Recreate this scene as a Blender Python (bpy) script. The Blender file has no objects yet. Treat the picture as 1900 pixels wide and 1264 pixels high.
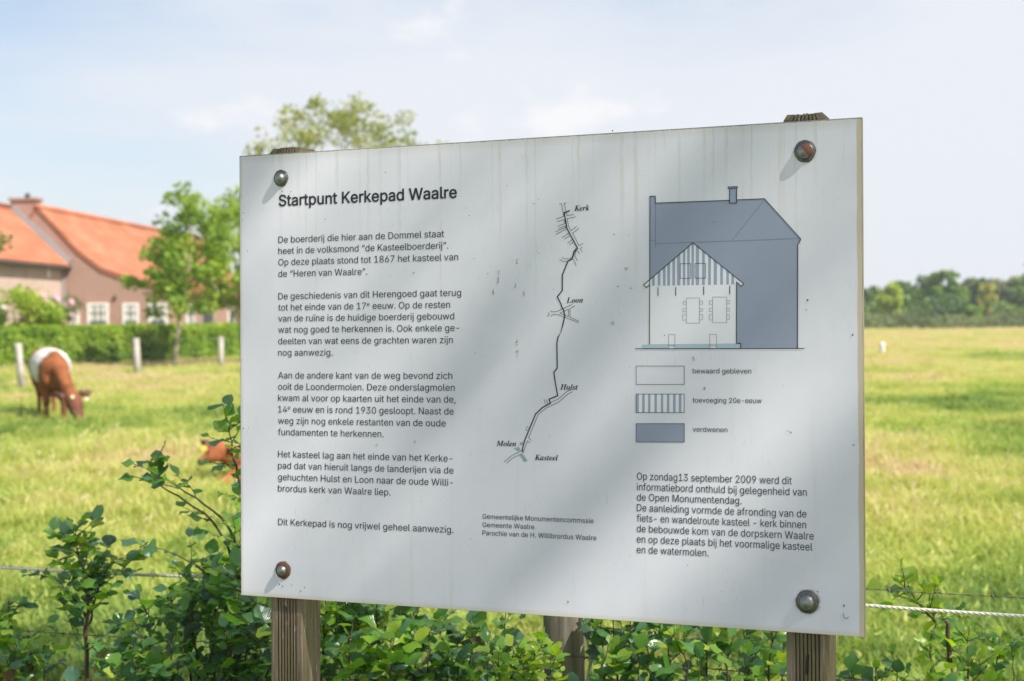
import bpy, bmesh, math, random, os
import numpy as np
from mathutils import Vector, Matrix, Euler
random.seed(7)
R = math.radians
scene = bpy.context.scene
col = scene.collection

# ------------------------------------------------------------------ camera
cd = bpy.data.cameras.new('camera')
cam = bpy.data.objects.new('camera', cd)
col.objects.link(cam)
cd.sensor_width = 36
cd.lens = 36 * 2900 / 1900
cd.clip_end = 6000
cd.dof.use_dof = True
cd.dof.focus_distance = 2.76
cd.dof.aperture_fstop = 6.0
pitch, roll = math.atan(42 / 2900), math.atan(.010)
fw = Vector((0, math.cos(pitch), -math.sin(pitch)))
up0 = Vector((0, math.sin(pitch), math.cos(pitch)))
rt = Vector((1, 0, 0)) * math.cos(roll) - up0 * math.sin(roll)
up = Vector((1, 0, 0)) * math.sin(roll) + up0 * math.cos(roll)
cam.matrix_world = Matrix((
    (rt.x, up.x, -fw.x, 0), (rt.y, up.y, -fw.y, 0), (rt.z, up.z, -fw.z, 1.55), (0, 0, 0, 1)))
scene.camera = cam

# ------------------------------------------------------------------ sky and sun
SUN_EL = R(47)
SUN_H = Vector((.76, -.65, 0)).normalized()          # horizontal direction towards the sun
SUN_DIR = Vector((SUN_H.x * math.cos(SUN_EL), SUN_H.y * math.cos(SUN_EL), math.sin(SUN_EL)))
world = bpy.data.worlds.new('World')
scene.world = world
world.use_nodes = True
wt = world.node_tree
wt.nodes.clear()
def wn(t, **k):
    n = wt.nodes.new(t)
    for a, b in k.items():
        setattr(n, a, b)
    return n
wo = wn('ShaderNodeOutputWorld'); bg = wn('ShaderNodeBackground')
sky = wn('ShaderNodeTexSky'); sky.sky_type = 'NISHITA'; sky.sun_disc = False
sky.sun_elevation = SUN_EL; sky.sun_rotation = math.atan2(SUN_H.x, SUN_H.y)
sky.air_density = 1.0; sky.dust_density = .8; sky.ozone_density = 2.0
geo = wn('ShaderNodeTexCoord')
mp = wn('ShaderNodeMapping'); mp.inputs['Scale'].default_value = (1, 1, 3.2)
nz = wn('ShaderNodeTexNoise'); nz.inputs['Scale'].default_value = 1.7; nz.inputs['Detail'].default_value = 7
nz.inputs['Roughness'].default_value = .52; nz.inputs['Distortion'].default_value = .3
rp = wn('ShaderNodeMapRange'); rp.inputs['From Min'].default_value = .40; rp.inputs['From Max'].default_value = .66
rp.inputs['To Min'].default_value = .30; rp.inputs['To Max'].default_value = .97
rp.interpolation_type = 'SMOOTHSTEP'
# small cumulus puffs drifting under the veil
mp2 = wn('ShaderNodeMapping'); mp2.inputs['Scale'].default_value = (1, 1, 1.9); mp2.inputs['Location'].default_value = (.315, .18, .46)
nz2 = wn('ShaderNodeTexNoise'); nz2.inputs['Scale'].default_value = 7.5; nz2.inputs['Detail'].default_value = 6
nz2.inputs['Roughness'].default_value = .55
rp2 = wn('ShaderNodeMapRange'); rp2.inputs['From Min'].default_value = .60; rp2.inputs['From Max'].default_value = .72
rp2.interpolation_type = 'SMOOTHSTEP'
mx = wn('ShaderNodeMixRGB'); mx2 = wn('ShaderNodeMixRGB')
mx.inputs[2].default_value = (5.8, 6.0, 6.42, 1)
mx2.inputs[2].default_value = (6.6, 6.62, 6.75, 1)
L = wt.links.new
L(geo.outputs['Generated'], mp.inputs[0]); L(mp.outputs[0], nz.inputs['Vector'])
# the veil thickens into a broad bank of cloud towards the right and thins out on the left
sx = wn('ShaderNodeSeparateXYZ'); L(geo.outputs['Generated'], sx.inputs[0])
b1 = wn('ShaderNodeMapRange'); b1.inputs['From Min'].default_value = -.30; b1.inputs['From Max'].default_value = .30
b1.inputs['To Min'].default_value = -.17; b1.inputs['To Max'].default_value = .07; L(sx.outputs[0], b1.inputs[0])
b2 = wn('ShaderNodeMapRange'); b2.inputs['From Min'].default_value = .05; b2.inputs['From Max'].default_value = .17
b2.inputs['To Min'].default_value = .20; b2.inputs['To Max'].default_value = .0; L(sx.outputs[2], b2.inputs[0])
ad = wn('ShaderNodeMath', operation='ADD'); ad2 = wn('ShaderNodeMath', operation='ADD')
L(nz.outputs[0], ad.inputs[0]); L(b1.outputs[0], ad.inputs[1]); L(ad.outputs[0], ad2.inputs[0]); L(b2.outputs[0], ad2.inputs[1])
L(ad2.outputs[0], rp.inputs[0])
L(geo.outputs['Generated'], mp2.inputs[0]); L(mp2.outputs[0], nz2.inputs['Vector']); L(nz2.outputs[0], rp2.inputs[0])
L(sky.outputs[0], mx.inputs[1]); L(rp.outputs[0], mx.inputs[0])
L(mx.outputs[0], mx2.inputs[1]); L(rp2.outputs[0], mx2.inputs[0])
L(mx2.outputs[0], bg.inputs[0]); bg.inputs[1].default_value = .085
L(bg.outputs[0], wo.inputs[0])

sd = bpy.data.lights.new('sun', 'SUN'); sd.energy = 4.6; sd.angle = R(.55); sd.color = (1, .945, .86)
sun = bpy.data.objects.new('sun', sd); col.objects.link(sun)
sun.rotation_euler = SUN_DIR.to_track_quat('Z', 'Y').to_euler()
sun.location = SUN_DIR * 60

scene.view_settings.view_transform = 'Standard'
scene.view_settings.look = 'None'
scene.view_settings.gamma = 1
scene.view_settings.use_curve_mapping = False
scene.view_settings.exposure = .80
scene.cycles.max_bounces = 6
scene.cycles.transparent_max_bounces = 8

# ------------------------------------------------------------------ helpers
def hor(px):
    return 590 - .010 * (px - 950)
def at(px, py, D):
    """a point at depth D metres seen in the direction of photo pixel (px, py)"""
    return Vector(((px - 950) / 2900 * D, D, 1.55 - (py - hor(px)) / 2900 * D))
def gz(x, y):
    r = max(0.0, min(1.0, (y - 9) / 25))
    return r * (.05 * math.sin(x * .21 + 1.3) * math.sin(y * .13) + .04 * math.sin(x * .5 + y * .31))

def tag(o, label=None, cat=None, group=None, kind=None):
    if label: o['label'] = label
    if cat: o['category'] = cat
    if group: o['group'] = group
    if kind: o['kind'] = kind
    return o
def empty(name, loc=(0, 0, 0), rz=0):
    o = bpy.data.objects.new(name, None); col.objects.link(o)
    o.location = loc; o.rotation_euler.z = rz
    o.empty_display_size = .2
    return o
def link(name, me, parent=None, m=None, smooth=False):
    if m is not None and not me.materials:
        me.materials.append(m)
    if smooth:
        me.polygons.foreach_set('use_smooth', [True] * len(me.polygons))
    o = bpy.data.objects.new(name, me); col.objects.link(o)
    if parent is not None: o.parent = parent
    return o

class MB:
    """collects simple solids and links them as one mesh object"""
    def __init__(s): s.v = []; s.f = []
    def poly(s, pts, faces):
        b = len(s.v); s.v += [tuple(p) for p in pts]; s.f += [tuple(i + b for i in f) for f in faces]
    def box(s, x0, x1, y0, y1, z0, z1, M=None):
        p = [(x, y, z) for z in (z0, z1) for y in (y0, y1) for x in (x0, x1)]
        if M: p = [tuple(M @ Vector(q)) for q in p]
        s.poly(p, [(0, 2, 3, 1), (4, 5, 7, 6), (0, 1, 5, 4), (2, 6, 7, 3), (0, 4, 6, 2), (1, 3, 7, 5)])
    def prism(s, prof, y0, y1, M=None):
        """profile in x, z extruded along y"""
        n = len(prof)
        p = [(x, y0, z) for x, z in prof] + [(x, y1, z) for x, z in prof]
        if M: p = [tuple(M @ Vector(q)) for q in p]
        s.poly(p, [tuple(range(n)), tuple(range(2 * n - 1, n - 1, -1))] +
               [(i, i + n, (i + 1) % n + n, (i + 1) % n) for i in range(n)])
    def tube(s, pts, rad, n=6, cap=True):
        pts = [Vector(p) for p in pts]
        b = len(s.v); m = len(pts)
        ref = Vector((.31, .93, .17)).normalized()
        for i, p in enumerate(pts):
            d = (pts[min(i + 1, m - 1)] - pts[max(i - 1, 0)]).normalized()
            u = d.cross(ref)
            if u.length < .05: u = d.cross(Vector((1, 0, 0)))
            u.normalize(); w = d.cross(u)
            r = rad[i] if hasattr(rad, '__len__') else rad
            for k in range(n):
                a = 2 * math.pi * k / n
                s.v.append(tuple(p + u * math.cos(a) * r + w * math.sin(a) * r))
        for i in range(m - 1):
            for k in range(n):
                k2 = (k + 1) % n
                s.f.append((b + i * n + k, b + i * n + k2, b + (i + 1) * n + k2, b + (i + 1) * n + k))
        if cap:
            s.f.append(tuple(b + k for k in range(n - 1, -1, -1)))
            s.f.append(tuple(b + (m - 1) * n + k for k in range(n)))
    def lathe(s, prof, n=24, M=None):
        """profile of (radius, height), turned round the z axis"""
        b = len(s.v); m = len(prof)
        for r, z in prof:
            for k in range(n):
                a = 2 * math.pi * k / n
                q = Vector((r * math.cos(a), r * math.sin(a), z))
                if M: q = M @ q
                s.v.append(tuple(q))
        for i in range(m - 1):
            for k in range(n):
                k2 = (k + 1) % n
                s.f.append((b + i * n + k, b + i * n + k2, b + (i + 1) * n + k2, b + (i + 1) * n + k))
        s.f.append(tuple(b + (m - 1) * n + k for k in range(n)))
        s.f.append(tuple(b + k for k in range(n - 1, -1, -1)))
    def mesh(s, name, m=None):
        me = bpy.data.meshes.new(name); me.from_pydata(s.v, [], s.f); me.update()
        if m: me.materials.append(m)
        return me
    def build(s, name, m=None, parent=None, smooth=False, bevel=0):
        o = link(name, s.mesh(name, m), parent, None, smooth)
        if bevel:
            b = o.modifiers.new('bevel', 'BEVEL'); b.width = bevel; b.segments = 2; b.limit_method = 'ANGLE'
        return o

# ---- materials
class Mat:
    def __init__(s, name):
        s.m = bpy.data.materials.new(name); s.m.use_nodes = True
        s.t = s.m.node_tree; s.t.nodes.clear()
        s.out = s.n('ShaderNodeOutputMaterial')
    def n(s, t, **k):
        x = s.t.nodes.new(t)
        for a, b in k.items(): setattr(x, a, b)
        return x
    def l(s, a, b): s.t.links.new(a, b)
    def coord(s, kind='Object', scale=(1, 1, 1), loc=(0, 0, 0)):
        c = s.n('ShaderNodeTexCoord'); mp = s.n('ShaderNodeMapping')
        mp.inputs['Scale'].default_value = scale; mp.inputs['Location'].default_value = loc
        s.l(c.outputs[kind], mp.inputs[0]); return mp.outputs[0]
    def noise(s, vec, scale, detail=4, rough=.55, dist=0):
        x = s.n('ShaderNodeTexNoise'); x.inputs['Scale'].default_value = scale
        x.inputs['Detail'].default_value = detail; x.inputs['Roughness'].default_value = rough
        x.inputs['Distortion'].default_value = dist
        if vec: s.l(vec, x.inputs['Vector'])
        return x.outputs[0]
    def ramp(s, fac, stops, interp='LINEAR'):
        x = s.n('ShaderNodeValToRGB'); x.color_ramp.interpolation = interp
        e = x.color_ramp.elements
        while len(e) < len(stops): e.new(.5)
        for i, (p, c) in enumerate(stops):
            e[i].position = p
            e[i].color = (*c, 1) if hasattr(c, '__len__') else (c, c, c, 1)
        s.l(fac, x.inputs[0]); return x.outputs[0]
    def mix(s, fac, a, b, mode='MIX'):
        x = s.n('ShaderNodeMixRGB', blend_type=mode)
        for i, q in ((0, fac), (1, a), (2, b)):
            if hasattr(q, 'is_output'): s.l(q, x.inputs[i])
            elif i == 0: x.inputs[0].default_value = q
            else: x.inputs[i].default_value = (*q, 1)
        return x.outputs[0]
    def math(s, op, a, b=None, c=None, clamp=False):
        x = s.n('ShaderNodeMath', operation=op); x.use_clamp = clamp
        for i, q in enumerate((a, b, c)):
            if q is None: continue
            if hasattr(q, 'is_output'): s.l(q, x.inputs[i])
            else: x.inputs[i].default_value = q
        return x.outputs[0]
    def sep(s, vec):
        x = s.n('ShaderNodeSeparateXYZ'); s.l(vec, x.inputs[0]); return x.outputs
    def bump(s, h, strength=.3, dist=.002):
        x = s.n('ShaderNodeBump'); x.inputs['Strength'].default_value = strength
        x.inputs['Distance'].default_value = dist; s.l(h, x.inputs['Height']); return x.outputs[0]
    def principled(s, color, rough=.7, metal=0, normal=None, spec=.5):
        p = s.n('ShaderNodeBsdfPrincipled')
        for nm, q in (('Base Color', color), ('Roughness', rough), ('Metallic', metal)):
            if hasattr(q, 'is_output'): s.l(q, p.inputs[nm])
            else: p.inputs[nm].default_value = (*q, 1) if hasattr(q, '__len__') else q
        p.inputs['Specular IOR Level'].default_value = spec
        if normal: s.l(normal, p.inputs['Normal'])
        return p
    def done(s, sh): s.l(sh, s.out.inputs[0]); return s.m

def plain(name, color, rough=.7, metal=0, spec=.5, var=.12, scale=8):
    M = Mat(name)
    v = M.noise(M.coord(), scale)
    c = M.mix(v, tuple(x * (1 - var) for x in color), tuple(min(1, x * (1 + var)) for x in color))
    return M.done(M.principled(c, rough, metal, spec=spec).outputs[0])

def leaf_mat(name, stops, transl=.35, rough=.45, spec=.4, per_object=False, vein=False, tcol=None):
    """leaf colour from a per-leaf value ('tint') over a ramp; some light passes through"""
    M = Mat(name)
    a = M.n('ShaderNodeAttribute'); a.attribute_name = 'tint'
    fac = a.outputs['Fac']
    if per_object:
        oi = M.n('ShaderNodeObjectInfo')
        fac = M.math('ADD', fac, M.math('MULTIPLY', M.math('SUBTRACT', oi.outputs['Random'], .5), .14))
    c = M.ramp(fac, stops)
    nrm = None
    if vein:
        v = M.sep(M.coord('Object', (1, 1, 1)))
        # ribs run from the midrib outwards and forwards
        ph = M.math('MULTIPLY', M.math('SUBTRACT', v[1], M.math('MULTIPLY', M.math('ABSOLUTE', v[0]), .9)), 58)
        w = M.math('SINE', ph)
        nrm = M.bump(w, .3, .02)
        c = M.mix(M.math('MULTIPLY', M.math('POWER', M.math('ADD', M.math('MULTIPLY', w, .5), .5), 6), .25), c, (.16, .22, .08))
    p = M.principled(c, rough, 0, nrm, spec)
    t = M.n('ShaderNodeBsdfTranslucent')
    tc = M.mix(1.0, c, tcol or (1.5, 1.55, .45), 'MULTIPLY')
    M.l(tc, t.inputs[0])
    m = M.n('ShaderNodeMixShader'); m.inputs[0].default_value = transl
    M.l(p.outputs[0], m.inputs[1]); M.l(t.outputs[0], m.inputs[2])
    return M.done(m.outputs[0])

# ------------------------------------------------------------------ ground
def ground_mat():
    M = Mat('pasture')
    g = M.n('ShaderNodeNewGeometry')
    pos = g.outputs['Position']
    mp = M.n('ShaderNodeMapping'); M.l(pos, mp.inputs[0]); mp.inputs['Scale'].default_value = (1, .55, 1)
    a = M.noise(mp.outputs[0], .45, 5, .6)
    c = M.ramp(a, [(.26, (.13, .22, .03)), (.40, (.22, .31, .045)), (.54, (.34, .38, .08)), (.68, (.42, .38, .16))])
    b = M.noise(pos, 9, 4, .6)
    c = M.mix(M.ramp(b, [(.35, 0.0), (.7, .5)]), c, (.06, .09, .02))
    return M.done(M.principled(c, .9, spec=.1).outputs[0])
GM = ground_mat()
def ground_sheet():
    xs = sorted(set([-1800, -900, -400, -200] + list(range(-100, 101, 2)) + [200, 400, 900, 1800]))
    ys = sorted(set([-900, -300, -100, -50] + list(range(-20, 180, 2)) + [220, 300, 500, 900, 1800, 2600]))
    vs = [(x, y, gz(x, y)) for y in ys for x in xs]
    n = len(xs)
    fs = [(j * n + i, j * n + i + 1, (j + 1) * n + i + 1, (j + 1) * n + i) for j in range(len(ys) - 1) for i in range(n - 1)]
    me = bpy.data.meshes.new('ground'); me.from_pydata(vs, [], fs); me.update()
    o = link('ground', me, None, GM, True)
    tag(o, kind='structure')
ground_sheet()
# unseen pale paving before the board, added for neutral bounce light on it
def bounce_lane():
    M = Mat('worn_concrete'); v = M.coord()
    c = M.ramp(M.noise(v, 3, 6, .6), [(.3, (.27, .265, .25)), (.7, (.38, .37, .35))])
    m = M.done(M.principled(c, .9, 0, M.bump(M.noise(v, 90, 4), .4, .004)).outputs[0])
    b = MB(); b.box(-60, 60, -2.6, 1.5, -.08, .015, Matrix.Rotation(R(-19), 4, 'Z'))
    tag(b.build('road', m), kind='structure')
bounce_lane()

# ------------------------------------------------------------------ leaves in bulk
def leaf_cloud(name, P, N, size, tint, mat, parent, aspect=.6, kind=None, fold=True):
    """P, N: arrays of leaf centres and facing; each leaf a folded diamond of four triangles"""
    n = len(P)
    rng = np.random.default_rng(n)
    N = N / np.linalg.norm(N, axis=1, keepdims=True)
    t = rng.normal(size=(n, 3)); U = np.cross(N, t); U /= np.linalg.norm(U, axis=1, keepdims=True)
    V = np.cross(N, U)
    s = np.asarray(size).reshape(-1, 1) * .5
    a = P - U * s; b = P + V * s * aspect + N * s * .18; c = P + U * s; d = P - V * s * aspect + N * s * .18
    co = np.stack([a, b, c, d], 1).reshape(-1, 3)
    me = bpy.data.meshes.new(name)
    me.vertices.add(n * 4); me.vertices.foreach_set('co', co.astype(np.float32).ravel())
    idx = np.arange(n)[:, None] * 4 + np.array([[0, 1, 2, 0, 2, 3]])
    me.loops.add(n * 6); me.loops.foreach_set('vertex_index', idx.astype(np.int32).ravel())
    me.polygons.add(n * 2)
    me.polygons.foreach_set('loop_start', (np.arange(n * 2) * 3).astype(np.int32))
    me.polygons.foreach_set('loop_total', np.full(n * 2, 3, dtype=np.int32))
    me.update(calc_edges=True)
    at_ = me.attributes.new('tint', 'FLOAT', 'POINT')
    at_.data.foreach_set('value', np.repeat(np.asarray(tint, dtype=np.float32), 4))
    me.materials.append(mat)
    o = link(name, me, parent)
    if kind: o['kind'] = kind
    return o

def make_tree(name, label, cat, loc, height, radius, mat, leaf=.09, n=9000, clumps=60, trunk_r=.12, base=.25,
              group=None, seed=1, squash=1.0, spread=.30, bark=None, open_=0.0, tmean=.5, lean=(0, 0), limbs=9):
    rng = np.random.default_rng(seed); rr = random.Random(seed)
    T = empty(name, loc); tag(T, label, cat, group)
    h = height
    cz = h * (base + (1 - base) * .5); rz = h * (1 - base) * .5
    # clump centres near the outside of an uneven egg
    cc = []
    while len(cc) < clumps:
        d = rng.normal(size=3); d /= np.linalg.norm(d)
        k = rng.uniform(.35, 1.0) ** .6
        wob = 1 + .22 * math.sin(3 * math.atan2(d[1], d[0]) + seed) + .16 * math.sin(5 * d[2] + seed * 2)
        p = np.array([d[0] * radius * k * wob, d[1] * radius * k * wob, cz + d[2] * rz * k * (1 if d[2] > 0 else .85)])
        p[0] += lean[0] * (p[2] / h); p[1] += lean[1] * (p[2] / h)
        cc.append(p)
    cc = np.array(cc)
    cr = radius * spread * rng.uniform(.6, 1.3, size=clumps)
    ci = rng.integers(0, clumps, size=n)
    off = rng.normal(size=(n, 3)); off /= np.linalg.norm(off, axis=1, keepdims=True)
    off *= (rng.uniform(0, 1, size=(n, 1)) ** .45) * cr[ci][:, None] * np.array([1, 1, .72 * squash])
    P = cc[ci] + off
    P = P[P[:, 2] > h * base * .55]; m = len(P)
    N = rng.normal(size=(m, 3)) * .9 + np.array([0, 0, .9]) + off[:m] * 1.2 / radius
    ct = rng.uniform(-.18, .18, size=clumps)
    tint = np.clip(tmean + ct[ci][:m] + rng.normal(size=m) * .13, 0.01, .99)
    leaf_cloud('crown', P, N, leaf * rng.uniform(.6, 1.35, size=m), tint, mat, T)
    # trunk and limbs
    b = MB(); pts = []; rad = []
    top = h * .86
    for i in range(9):
        k = i / 8
        pts.append((lean[0] * k * .86 + .05 * radius * math.sin(k * 5 + seed) * k, lean[1] * k + .05 * radius * math.cos(k * 4 + seed) * k, -.1 + (top + .1) * k))
        rad.append(trunk_r * (1 - .85 * k) * (1.35 if i == 0 else 1))
    b.tube(pts, rad, 9)
    b.build('trunk', bark, T, True)
    for j in range(limbs):
        b = MB()
        q = cc[rr.randrange(clumps)]
        k = rr.uniform(.30, .8); i0 = int(k * 8)
        p0 = Vector(pts[i0]); p1 = Vector(q)
        if p1.z < p0.z * .8: p1.z = p0.z + .2 * h * rr.random()
        mid = p0.lerp(p1, .5) + Vector((0, 0, .08 * h))
        r0 = rad[i0] * .55
        b.tube([p0, p0.lerp(mid, .6), mid, mid.lerp(p1, .6), p1], [r0, r0 * .8, r0 * .6, r0 * .4, r0 * .12], 6)
        b.build('limb', bark, T, True)
    return T
TEXT = {
 'title': [('Startpunt Kerkepad Waalre', 87.6, 99.6, 459.8, 'b')],
 'p1': [('De boerderij die hier aan de Dommel staat', 86.7, 169.4, 433.9, 'n'), ('heet in de volksmond “de Kasteelboerderij”.', 86.5, 190.6, 442.3, 'n'), ('Op deze plaats stond tot 1867 het kasteel van', 86.4, 212.0, 461.7, 'n'), ('de “Heren van Waalre”.', 86.2, 233.8, 276.7, 'n')],
 'p2': [('De geschiedenis van dit Herengoed gaat terug', 86.0, 276.3, 467.3, 'n'), ('tot het einde van de 17^ eeuw. Op de resten', 85.8, 297.4, 445.3, 'n'), ('van de ruïne is de huidige boerderij gebouwd', 85.7, 318.3, 453.4, 'n'), ('wat nog goed te herkennen is. Ook enkele ge-', 85.6, 339.5, 463.3, 'n'), ('deelten van wat eens de grachten waren zijn', 85.4, 361.1, 450.3, 'n'), ('nog aanwezig.', 85.3, 382.8, 202.8, 'n')],
 'p3': [('Aan de andere kant van de weg bevond zich', 85.0, 425.7, 448.9, 'n'), ('ooit de Loondermolen. Deze onderslagmolen', 84.9, 447.0, 453.6, 'n'), ('kwam al voor op kaarten uit het einde van de,', 84.7, 468.3, 455.3, 'n'), ('14^ eeuw en is rond 1930 gesloopt. Naast de', 84.6, 489.8, 451.4, 'n'), ('weg zijn nog enkele restanten van de oude', 84.4, 511.4, 435.3, 'n'), ('fundamenten te herkennen.', 84.3, 532.9, 309.3, 'n')],
 'p4': [('Het kasteel lag aan het einde van het Kerke-', 84.0, 574.6, 448.6, 'n'), ('pad dat van hieruit langs de landerijen via de', 83.9, 596.0, 450.7, 'n'), ('gehuchten Hulst en Loon naar de oude Willi-', 83.8, 617.8, 449.5, 'n'), ('brordus kerk van Waalre liep.', 83.6, 639.2, 322.9, 'n')],
 'p5': [('Dit Kerkepad is nog vrijwel geheel aanwezig.', 83.9, 702.6, 449.9, 'n')],
 'credits': [('Gemeentelijke Monumentencommssie', 507.4, 674.6, 718.2, 's'), ('Gemeente Waalre', 507.3, 689.4, 607.3, 's'), ('Parochie van de H. Willibrordus Waalre', 507.2, 703.8, 723.2, 's')],
 'right': [('Op zondag13 september 2009 werd dit', 797.5, 596.8, 1065.2, 'n'), ('informatiebord onthuld bij gelegenheid van', 797.4, 614.9, 1090.0, 'n'), ('de Open Monumentendag.', 797.2, 632.5, 980.7, 'n'), ('De aanleiding vormde de afronding van de', 797.1, 650.5, 1089.3, 'n'), ('fiets- en wandelroute kasteel - kerk binnen', 797.0, 668.3, 1088.6, 'n'), ('de bebouwde kom van de dorpskern Waalre', 796.9, 686.2, 1100.9, 'n'), ('en op deze plaats bij het voormalige kasteel', 796.7, 704.2, 1098.7, 'n'), ('en de watermolen.', 796.6, 722.1, 923.5, 'n')],
 'legend': [('bewaard gebleven', 897.5, 414.7, 998.3, 'l'), ('toevoeging 20e-eeuw', 897.1, 463.8, 1015.6, 'l'), ('verdwenen', 896.8, 512.9, 957.1, 'l')],
 'names': [('Kerk', 685.2, 132.3, 713.6, 'i'), ('Loon', 670.0, 292.1, 700.7, 'i'), ('Hulst', 657.2, 443.5, 690.4, 'i'), ('Molen', 534.9, 544.3, 573.3, 'i'), ('Kasteel', 608.5, 567.4, 652.7, 'i')],
}
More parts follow.
